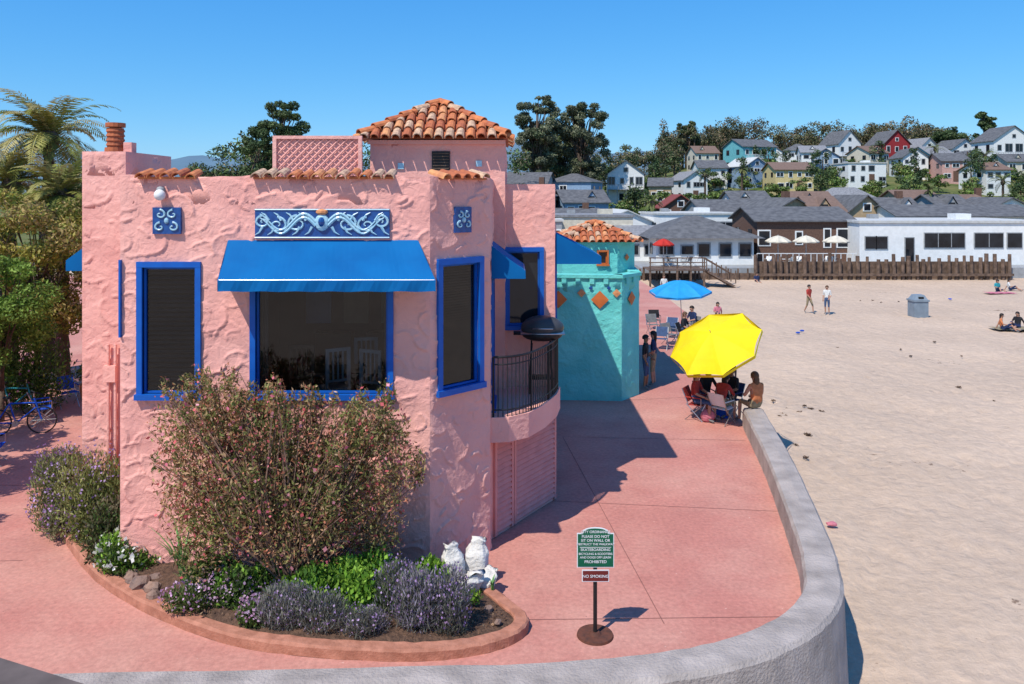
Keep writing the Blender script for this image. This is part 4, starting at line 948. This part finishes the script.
stucco(nw,'front_wall',NB,0,5.6,CREAM,[o1],res=.1); window(nw,'window',NB,*o1)
stucco(Wall((-8.6,36),(-8.6,46)),'side_wall',NB,0,5.6,CREAM,res=.3); stucco(Wall((-14.8,46),(-14.8,36)),'left_wall',NB,0,5.6,CREAM,res=.3)
hiproof('tile_roof', NB, -15,-8.4,35.8,46,5.6,1.0,.25)
LB = empty('peach_shopfront'); lw2 = Wall((-8.12,30),(-8.12,22.6)); stucco(lw2,'side_wall',LB,0,6,mat('peach_stucco',(.6,.36,.22),.9),res=.2)
awning('shop_awning', lw2, .6,2.2,5.0,4.4,.9,parent=LB); awning('shop_awning', lw2, 3.2,5.2,5.0,4.4,.9,parent=LB)

# ------------------------------------------------------------------ far shore buildings
WALLS = dict(white=WHITE, cream=CREAM, grey=GREY, tan=mat('tan_siding',(.46,.33,.2),.8), red=mat('red_siding',(.33,.03,.035),.8), teal=mat('teal_siding',(.14,.42,.46),.8), shingle=mat('brown_shingle',(.17,.095,.065),.9,(.11,.06,.045),8), blue=mat('blue_siding',(.25,.36,.5),.8), yellow=mat('yellow_siding',(.65,.52,.25),.8), pinkw=mat('pink_siding',(.6,.35,.3),.8))
ROOFS = dict(dark=mat('dark_shingle_roof',(.14,.14,.145),.9,(.085,.085,.09),2,12,.4,.05), grey=mat('grey_roof',(.27,.27,.28),.9,(.17,.17,.18),4), brown=mat('brown_roof',(.2,.13,.1),.9), light=mat('light_roof',(.55,.55,.53),.8), red=mat('red_roof',(.24,.06,.05),.9))
def house(name, x, y, w, d, h, rh, wall, roof, z=None, gable='x', nx=3, ny=1, rz=0, chim=False, over=.35, porch=False, wins=None):
    root = empty(name); z = float(hill(x,y))-.5 if z is None else z
    W_ = WALLS[wall]; RF = ROOFS[roof]; h += .5; mb = MB(); mb.box((0,0,h/2-.8),(w,d,h+1.6),W_)
    a, b = w/2+over, d/2+over; t = .12
    if gable == 'x':
        mb.add([(-w/2,-d/2,h),(-w/2,d/2,h),(-w/2,0,h+rh),(w/2,-d/2,h),(w/2,d/2,h),(w/2,0,h+rh)], [(0,2,1),(3,4,5)], W_)
    elif gable == 'y':
        mb.add([(-w/2,-d/2,h),(w/2,-d/2,h),(0,-d/2,h+rh),(-w/2,d/2,h),(w/2,d/2,h),(0,d/2,h+rh)], [(0,1,2),(3,5,4)], W_)
    mb.obj('walls', root)
    rb = MB(); e = rh*over/(d/2 if gable == 'x' else w/2)
    def slab(q):
        up = Vector((0,0,t)); rb.add(q+[tuple(Vector(p)+up) for p in q], [(3,2,1,0),(4,5,6,7),(0,1,5,4),(1,2,6,5),(2,3,7,6),(3,0,4,7)], RF)
    if gable == 'x': slab([(-a,-b,h-e),(a,-b,h-e),(a,0,h+rh),(-a,0,h+rh)]); slab([(-a,.002,h+rh),(a,.002,h+rh),(a,b,h-e),(-a,b,h-e)])
    elif gable == 'y': slab([(-a,-b,h-e),(0,-b,h+rh),(0,b,h+rh),(-a,b,h-e)]); slab([(.002,-b,h+rh),(a,-b,h-e),(a,b,h-e),(.002,b,h+rh)])
    elif gable == 'hip':
        k = min(a,b)*.9; rb.add([(-a,-b,h),(a,-b,h),(a,b,h),(-a,b,h),(-a+k,-b+k,h+rh),(a-k,-b+k,h+rh),(a-k,b-k,h+rh),(-a+k,b-k,h+rh)], [(0,1,5,4),(1,2,6,5),(2,3,7,6),(3,0,4,7),(4,5,6,7),(3,2,1,0)], RF)
    else: rb.box((0,0,h+.1),(w+.3,d+.3,.2),RF); rb.box((w*.2,0,h+.45),(1.4,1.4,.5),W_); rb.box((-w*.25,d*.2,h+.4),(.8,.8,.4),GREY)
    if gable == 'x' and rh > 1.3 and R.random() < .6:
        dx = R.uniform(-.25,.25)*w; rb.add([(dx-.9,-d*.36,h+rh*.15),(dx+.9,-d*.36,h+rh*.15),(dx,-d*.36,h+rh*.95),(dx-.9,0,h+rh*.6),(dx+.9,0,h+rh*.6),(dx,0,h+rh*1.0)], [(0,2,5,3),(2,1,4,5)], RF)
        rb.add([(dx-.8,-d*.34,h+rh*.15),(dx+.8,-d*.34,h+rh*.15),(dx,-d*.34,h+rh*.88)], [(0,1,2)], W_); rb.box((dx,-d*.345,h+rh*.35),(.7,.05,.5),PANE)
    if chim: rb.box((w*.25,0,h+rh*.8),(.7,.7,rh+.8),WALLS['shingle'])
    rb.obj('roof', root)
    wb = MB(); fh = (h-.5)/ny; TR = WHITE if wall != 'white' else GREY
    if wins is not None:
        for cx, ww, cz, wh in wins:
            wb.box((cx*w-w/2,-d/2-.02,cz),(ww+.16,.08,wh+.16),TR); wb.box((cx*w-w/2,-d/2-.04,cz),(ww,.10,wh),PANE)
            for q in range(1,int(ww/.9)): wb.box((cx*w-w/2-ww/2+q*ww/int(ww/.9),-d/2-.07,cz),(.06,.06,wh),TR)
    for j in range(ny if wins is None else 0):
        for i in range(nx):
            if R.random() < .15: continue
            cx = -w/2+w*(i+.5)/nx+R.uniform(-.2,.2); ww = min(1.9, w/nx*.55)*R.choice((.6,1,1.2)); wh = fh*R.choice((.3,.36,.45)); cz = .5+fh*(j+.55)
            if j == 0 and i == nx//2 and ny > 1: wb.box((cx,-d/2-.03,.5+1.0),(1.0,.08,2.0),WALLS['shingle']); continue
            wb.box((cx,-d/2-.02,cz),(ww+.24,.08,wh+.24),TR); wb.box((cx,-d/2-.04,cz),(ww,.10,wh),PANE)
            if ww > 1: wb.box((cx,-d/2-.07,cz),(.07,.06,wh),TR)
        for s in (-1,1):
            for q in (-.25,.25): wb.box((s*(w/2+.02),d*q,.5+fh*(j+.55)),(.08,1.1,fh*.42),PANE)
    if gable == 'y' and rh > 1.5: wb.box((0,-d/2-.02,h+rh*.3),(.9,.08,.9),TR); wb.box((0,-d/2-.04,h+rh*.3),(.65,.10,.65),PANE)
    wb.obj('windows', root)
    if porch:
        pb = MB(); pb.box((0,-d/2-.8,.5+fh),(w,1.6,.12),TR)
        for i in range(nx+1): pb.box((-w/2+w*i/nx,-d/2-1.5,.5+fh/2),(.14,.14,fh),TR)
        pb.box((0,-d/2-1.55,.5+fh+.9),(w,.06,.06),TR); pb.box((0,-d/2-1.55,.9),(w,.06,.06),TR)
        for i in range(nx*6): pb.box((-w/2+w*i/(nx*6),-d/2-1.55,.5+fh+.45),(.06,.06,.9),TR)
        pb.obj('porch', root)
    root.location = (x,y,z); root.rotation_euler = (0,0,rz); return root
U = lambda u, y: (u-512)/796*y
def hs(name, u0, u1, y, h, rh, wall, roof, **k):
    x0, x1 = U(u0,y), U(u1,y); return house(name, (x0+x1)/2, y+4, x1-x0, k.pop('d',8), h, rh, wall, roof, **k)
mb = MB(); y = 65.0
x = U(756,y)
while x < U(1012,y):
    r = R.uniform(.13,.19); hgt = 1.2+R.uniform(-.28,.25)+(.2 if R.random() < .15 else 0); mb.cyl((x,y+R.uniform(-.08,.05),-1.4),(x+R.uniform(-.06,.06),y,hgt),r,r*.85,WOOD,7); x += R.uniform(.48,.85)
mb.box(((U(756,y)+U(1012,y))/2,y+.3,-.1),(U(1012,y)-U(756,y),.1,1.7),WOOD)
mb.box(((U(756,y)+U(1012,y))/2,y-.22,-.3),(U(1012,y)-U(756,y),.12,.2),WOOD)
mb.obj('timber_palisade')
mb = MB(); x0, x1 = U(640,y), U(754,y)
mb.box(((x0+x1)/2,y+.2,-.8),(x1-x0,.3,1.2),WOOD); k = x0
while k < x1: mb.box((k,y-.02,-.55),(.12,.1,1.5),WOOD); k += .8
mb.obj('timber_bulkhead')
# raised timber deck with stair down to the sand
DKP = empty('beach_deck_and_stairs'); mb = MB(); dx0, dx1, dy0, dy1, dz = U(645,63.5), U(700,63.5), 61.6, 64.8, .35
k = dx0
while k < dx1: mb.box((k+.07,(dy0+dy1)/2,dz),(.125,dy1-dy0,.05),WOOD); k += .145
for xx in np.linspace(dx0+.1,dx1-.1,5):
    for yy_ in (dy0+.1,dy1-.1): mb.box((xx,yy_,-.4),(.14,.14,1.45),WOOD)
    mb.box((xx,dy0+.05,dz+.5),(.09,.09,1.0),WOOD)
mb.obj('deck_boards', DKP); mb = MB()
for zz in (.3,.62,.98): mb.box(((dx0+dx1)/2,dy0+.02,dz+zz),(dx1-dx0,.05,.08),WOOD)
mb.obj('deck_rail', DKP); mb = MB()
for k in range(8): mb.box((dx1+.15+k*.29,dy0+.8,dz-.04-k*.165),(.31,1.3,.05),WOOD)
for yy_ in (dy0+.13,dy0+1.47):
    mb.cyl((dx1,yy_,dz-.05),(dx1+2.4,yy_,-1.05),.06,.06,WOOD,4); mb.cyl((dx1,yy_,dz+.95),(dx1+2.4,yy_,-.1),.04,.04,WOOD,6)
    for k in range(4): mb.box((dx1+.1+k*.75,yy_,dz+.45-k*.32),(.07,.07,1.0),WOOD)
mb.obj('stairs', DKP)
mb = MB(); mb.prism([(U(640,66),65.6),(U(1045,66),65.6),(U(1045,66),88),(U(640,66),88)], -1.3, .2, GREY); mb.obj('terrace_deck')
hs('white_beach_restaurant', 857,1040,69,3.3,.3,'white','light',z=.0,gable='flat',d=9,wins=[(.06,.9,2.1,1.0),(.12,.9,2.1,1.0),(.46,3.4,2.3,1.2),(.70,2.4,2.3,1.2),(.84,1.2,2.3,1.2),(.27,.7,1.5,2.0)])
hs('grey_roof_annex', 900,1040,79,3.6,1.0,'white','dark',z=.0,gable='x',d=7,nx=5)
hs('shingled_restaurant', 757,853,71,3.4,1.1,'shingle','dark',z=.0,gable='x',nx=6,d=8)
hs('grey_roof_restaurant', 655,752,69,2.3,1.8,'white','dark',z=-.3,gable='hip',nx=5,d=9,over=.8)
hs('cream_shop', 556,633,76,3.9,.3,'cream','grey',z=-.3,gable='flat',nx=6,d=8)
hs('white_shop', 612,668,72,2.2,1.0,'white','grey',z=-.5,gable='x',nx=4,d=7)
hs('grey_shop', 515,562,72,3.6,.3,'grey','light',z=-.3,gable='flat',nx=3,d=8)
mb = MB(); x = U(757,66.4)
while x < U(857,66.4): mb.box((x,66.4,.75),(.05,.05,1.1),WHITE); x += .5
mb.box(((U(757,66.4)+U(857,66.4))/2,66.4,1.32),(U(857,66.4)-U(757,66.4),.06,.06),WHITE); mb.obj('terrace_railing')
for u in (778,806,836): umbrella('cream_patio_umbrella', (U(u,68),68,.2), (U(u,68),68,2.5), (0,0,1), 1.1, .5, CREAM, pr=.04)
umbrella('red_patio_umbrella', (U(663,67),66.8,.2), (U(663,67),66.8,2.3), (0,0,1), .9, .5, mat('red_canvas',(.5,.03,.02),.8), pr=.04)
for k in range(16):
    x = U(R.choice((R.uniform(665,700),R.uniform(760,850))),66.9); chair('terrace_chair', x, 66.9+R.uniform(-.3,.5), R.uniform(0,6), R.choice((WHITE,S['black'],S['grey'])), z=.2)
vil = [(555,600,92,3.4,1.2,'cream','dark'),(600,650,88,3.2,1.2,'white','light'),(655,735,86,4.0,.3,'white','light'),(700,760,92,3.6,1.5,'grey','dark'),(762,812,86,3.6,1.4,'tan','dark'),(800,838,95,3.7,1.7,'grey','brown'),
 (815,845,84,3.5,1.6,'tan','brown'),(848,886,84,3.5,1.7,'tan','dark'),(888,925,88,3.4,1.5,'white','dark'),(940,975,92,3.6,1.7,'grey','dark'),(985,1040,90,3.5,1.6,'white','dark'),(905,945,98,4.0,1.6,'tan','brown'),(965,1005,104,4.0,1.6,'grey','brown'),
 (665,700,104,3.8,1.6,'shingle','red'),(735,772,104,3.8,1.4,'white','dark'),(560,605,106,4.6,1.6,'blue','dark'),(505,556,104,5.4,1.6,'white','dark'),(840,872,106,4.0,1.6,'white','grey')]
for i, v in enumerate(vil):
    hs(('village_house' if v[5] != 'shingle' else 'red_roof_house'), v[0],v[1],v[2],v[3]+R.uniform(-.3,.2),v[4],v[5],v[6],gable='flat' if v[4] < .5 else ('y' if i % 3 == 1 else ('hip' if i % 5 == 2 else 'x')),nx=3+i%2,ny=1 if v[2] < 95 else 2,chim=i % 4 == 0,rz=R.uniform(-.25,.25) if v[2] > 84 else 0)
hl = [(506,552,128,5.6,1.8,'grey','dark','x',0),(553,600,132,5.6,1.5,'blue','dark','hip',1),(610,646,145,5.8,2.4,'white','dark','y',1),(735,774,182,5.6,1.8,'teal','dark','x',1),(790,815,200,5.0,1.8,'white','dark','hip',0),
 (834,859,196,6.6,3.2,'white','dark','y',1),(881,909,192,6.2,3.2,'red','dark','y',0),(914,938,195,4.8,2.6,'white','grey','y',0),(949,977,190,4.8,2.2,'white','dark','y',0),(992,1034,178,7.4,3.2,'white','dark','y',1),
 (695,718,190,4.4,1.8,'cream','brown','x',0),(776,814,146,4.0,1.4,'yellow','brown','x',0),(848,886,150,4.0,.3,'white','light','x',0),(945,972,156,4.0,1.6,'pinkw','dark','x',0),(985,1010,140,4.0,1.4,'white','brown','x',0),(654,676,138,3.8,1.4,'tan','dark','x',0),(906,930,162,4.2,1.8,'white','dark','y',0),
 (806,830,178,4.4,1.6,'white','grey','x',0),(865,886,174,4.4,1.6,'cream','brown','x',0),(760,785,194,4.4,2.0,'white','brown','y',0),(700,728,162,4.2,1.6,'white','dark','x',0),(740,765,158,4.0,1.6,'blue','light','y',0),
 (820,845,162,4.4,1.6,'blue','dark','y',0),(928,952,178,4.2,1.8,'teal','grey','x',0),(965,990,168,4.2,1.6,'white','dark','y',0),(1010,1040,155,4.6,1.6,'cream','dark','x',0),(680,705,146,4.0,1.5,'white','grey','y',0)]
for v in hl: hs({'red':'red_barn_house','teal':'teal_house'}.get(v[5],'hillside_house'), v[0],v[1],v[2],v[3],v[4],v[5],v[6],gable='flat' if v[4] < .5 else v[7],nx=4 if v[1]-v[0] > 35 else 3,ny=2 if v[3] > 3.9 else 1,porch=bool(v[8]),d=8,rz=R.uniform(-.35,.35))

# ------------------------------------------------------------------ distant vegetation
def mass(name, n, xr, yr, hr, wr, cols, nl, ls, seed, nk=5):
    g = random.Random(seed); cl = []; mb = MB()
    for i in range(n):
        y = g.uniform(*yr); u = g.uniform(*xr); x = U(u,y); z = float(hill(x,y)); h = g.uniform(*hr); w = h*g.uniform(*wr)
        mb.cyl((x,y,z-.4),(x+g.uniform(-.3,.3),y,z+h*.7),.03*h,.012*h,BARK,5)
        for k in range(nk): cl.append((x+g.uniform(-.38,.38)*w, y+g.uniform(-.35,.35)*w, z+h*g.uniform(.25,.9), w*g.uniform(.16,.32), w*g.uniform(.16,.32), h*g.uniform(.08,.18)))
    root = empty(name); mb.obj('trunks', root); foliage('crowns', cl, nl, ls, cols, root, seed=seed, shell=.35, material=LEAFD); return root
BR_ = OLIVE+[(.17,.11,.06),(.09,.10,.04),(.06,.07,.03)]
mass('ridge_trees', 150, (665,950), (212,245), (10,14), (.5,.75), BR_, 105000, .62, 41)
mass('ridge_trees', 60, (930,1070), (208,238), (6.5,10), (.55,.85), BR_+DARKG, 34000, .6, 42)
mass('ridge_trees', 50, (500,680), (180,230), (6,10), (.6,.9), DARKG+OLIVE, 30000, .6, 43)
mass('hillside_trees', 105, (590,1070), (108,158), (2.8,4.4), (.8,1.2), GREENS+[(.17,.24,.05),(.2,.19,.07)], 62000, .40, 44)
mass('hillside_trees', 70, (600,1070), (160,184), (2.6,4.4), (.7,1.1), GREENS+DARKG+[(.17,.22,.05)], 34000, .45, 47)
mass('hillside_conifers', 20, (590,1070), (120,190), (6,9), (.35,.6), DARKG+[(.03,.05,.02)], 16000, .42, 48, nk=7)
mass('village_trees', 34, (560,1050), (94,110), (3.2,5.2), (.6,.9), GREENS+DARKG, 20000, .32, 45)
mass('inland_trees', 45, (40,235), (95,150), (7,9.5), (.6,.9), GREENS+DARKG+OLIVE, 30000, .5, 46)
mass('inland_trees', 45, (225,500), (95,150), (9,13), (.6,.9), GREENS+DARKG+OLIVE, 30000, .5, 49)
for k,(u,y,h) in enumerate(((985,150,10),(1003,120,9),(935,170,10),(742,150,8),(705,140,9))): palm('distant_palm', U(u,y),y,float(hill(U(u,y),y)),h*.6,h*.28,16,[(.1,.14,.04),(.16,.17,.06)],60+k,LEAFD)
for k,(u,y,h) in enumerate(((930,96,5.5),(652,92,5),(1016,92,5))): palm('street_palm', U(u,y),y,float(hill(U(u,y),y)),h,1.8,20,[(.1,.14,.04),(.14,.16,.05)],70+k,LEAFD)
tree('cypress_tree', U(281,92),92,1,16.6,6.8,9.5,44,18000,.30,DARKG,51,.4,cr=.14,material=LEAFD)
tree('cypress_tree', U(258,90),90,1,12,5.0,6,24,7000,.30,DARKG,52,.3,cr=.16,material=LEAFD)
EU = [(.13,.14,.08),(.18,.18,.11),(.09,.10,.055),(.07,.09,.04)]
tree('eucalyptus_tree', U(537,140),140,4,21.0,9.5,16,90,27000,.42,EU,53,.5,cr=.12,material=LEAFD)
tree('eucalyptus_tree', U(584,142),142,4,19.4,10.5,15,95,28000,.42,EU,54,.5,cr=.12,material=LEAFD)
tree('eucalyptus_tree', U(560,150),150,4,16,10,12,50,15000,.42,EU+DARKG,55,.4,cr=.14,material=LEAFD)
tree('cypress_tree', U(985,208),208,12.5,16,8,11,32,11000,.5,DARKG,56,.5,cr=.16,material=LEAFD); tree('cypress_tree', U(948,208),208,12.5,12,9,8,26,8000,.5,DARKG,57,.5,cr=.16,material=LEAFD)
tree('cypress_tree', U(688,215),215,13,15,7,11,28,9000,.5,DARKG+OLIVE,58,.5,cr=.16,material=LEAFD)
mb = MB(); n = 120; DH = mat('hazy_forest_hill', (.12,.20,.26), 1, (.10,.165,.22), .01)  # distance haze painted into the forest colour as a blue cast
xs = np.linspace(-2200,1600,n)
zs = 92+18*np.sin(xs*.004+.6)+10*np.sin(xs*.011+2)+4*np.sin(xs*.05)+rng.normal(size=n)*1.2; zs *= np.clip(1.0-(xs-100)/1500*.8, .2, 1)
vs = [(x,1500,-5) for x in xs]+[(x,1650,z*.75) for x,z in zip(xs,zs)]+[(x,1800,z*1.12) for x,z in zip(xs,zs)]+[(x,2100,-5) for x in xs]
mb.add(vs, [(r*n+i,r*n+i+1,(r+1)*n+i+1,(r+1)*n+i) for r in range(3) for i in range(n-1)], DH); mb.obj('distant_hills', None, True)

# ------------------------------------------------------------------ footbridge railing where the viewer stands
BR = empty('bridge_railing'); mb = MB(); rw = Wall((-4.0,2.787),(2.2,.31))
rw.box(mb, 0, rw.L, .0, .12, 5.21, 5.27, RAILM); rw.box(mb, 0, rw.L, .03, .09, 4.6, 4.68, RAILM)
for k in range(5): rw.box(mb, .1+k*1.6, .2+k*1.6, .01, .11, 4.3, 5.208, RAILM)
mb.obj('handrail', BR)
mb = MB(); P = rw.P; mb.prism([P(-2,.02,0)[:2],P(-2,2.6,0)[:2],P(rw.L+3,2.6,0)[:2],P(rw.L+3,.02,0)[:2]], 4.15, 4.298, RAILM); mb.obj('deck', BR)

# ------------------------------------------------------------------ camera, light, sky
cam = bpy.data.cameras.new('camera'); co = bpy.data.objects.new('camera', cam); scene.collection.objects.link(co)
co.location = (0,0,CAMZ); co.rotation_euler = (math.pi/2,0,0); cam.sensor_width = 36; cam.lens = 796/1024*36; cam.shift_y = -147/1024; cam.clip_end = 6000; cam.clip_start = .05
scene.camera = co
sd = Vector((.425,.525,-1)).normalized()
l = bpy.data.lights.new('sun','SUN'); l.energy = 4.9; l.angle = math.radians(.5); l.color = (1,.945,.85)
lo = bpy.data.objects.new('sun', l); scene.collection.objects.link(lo); lo.rotation_euler = sd.to_track_quat('-Z','Y').to_euler()
wd = bpy.data.worlds.new('World'); scene.world = wd; wd.use_nodes = True; nt = wd.node_tree; bg = nt.nodes['Background']
sk = nt.nodes.new('ShaderNodeTexSky'); sk.sky_type = 'NISHITA'; sk.sun_disc = False; sk.sun_elevation = math.asin(-sd.z); sk.sun_rotation = math.atan2(-sd.x,-sd.y) % (2*math.pi)
sk.air_density = 1.0; sk.dust_density = .2; sk.ozone_density = 3
hsv = nt.nodes.new('ShaderNodeHueSaturation'); hsv.inputs['Saturation'].default_value = 1.2
tint = nt.nodes.new('ShaderNodeMix'); tint.data_type = 'RGBA'; tint.blend_type = 'MULTIPLY'; tint.inputs[0].default_value = 1; tint.inputs[7].default_value = (.66,1.04,1.4,1)
lnk(nt, sk.outputs[0], hsv.inputs['Color']); lnk(nt, hsv.outputs[0], tint.inputs[6])
sepc = nt.nodes.new('ShaderNodeSeparateColor'); comb = nt.nodes.new('ShaderNodeCombineColor'); lnk(nt, tint.outputs[2], sepc.inputs[0])
for i, (e, k) in enumerate(((.95,.74),(.66,1.36),(.42,2.80))):
    mx_ = nt.nodes.new('ShaderNodeMath'); mx_.operation = 'MAXIMUM'; mx_.inputs[1].default_value = 0.0001; lnk(nt, sepc.outputs[i], mx_.inputs[0])
    pw = nt.nodes.new('ShaderNodeMath'); pw.operation = 'POWER'; pw.inputs[1].default_value = e; lnk(nt, mx_.outputs[0], pw.inputs[0])
    ml = nt.nodes.new('ShaderNodeMath'); ml.operation = 'MULTIPLY'; ml.inputs[1].default_value = k; lnk(nt, pw.outputs[0], ml.inputs[0]); lnk(nt, ml.outputs[0], comb.inputs[i])
lnk(nt, comb.outputs[0], bg.inputs['Color']); bg.inputs['Strength'].default_value = .14
scene.view_settings.view_transform = 'Standard'; scene.view_settings.look = 'None'; scene.view_settings.exposure = 0
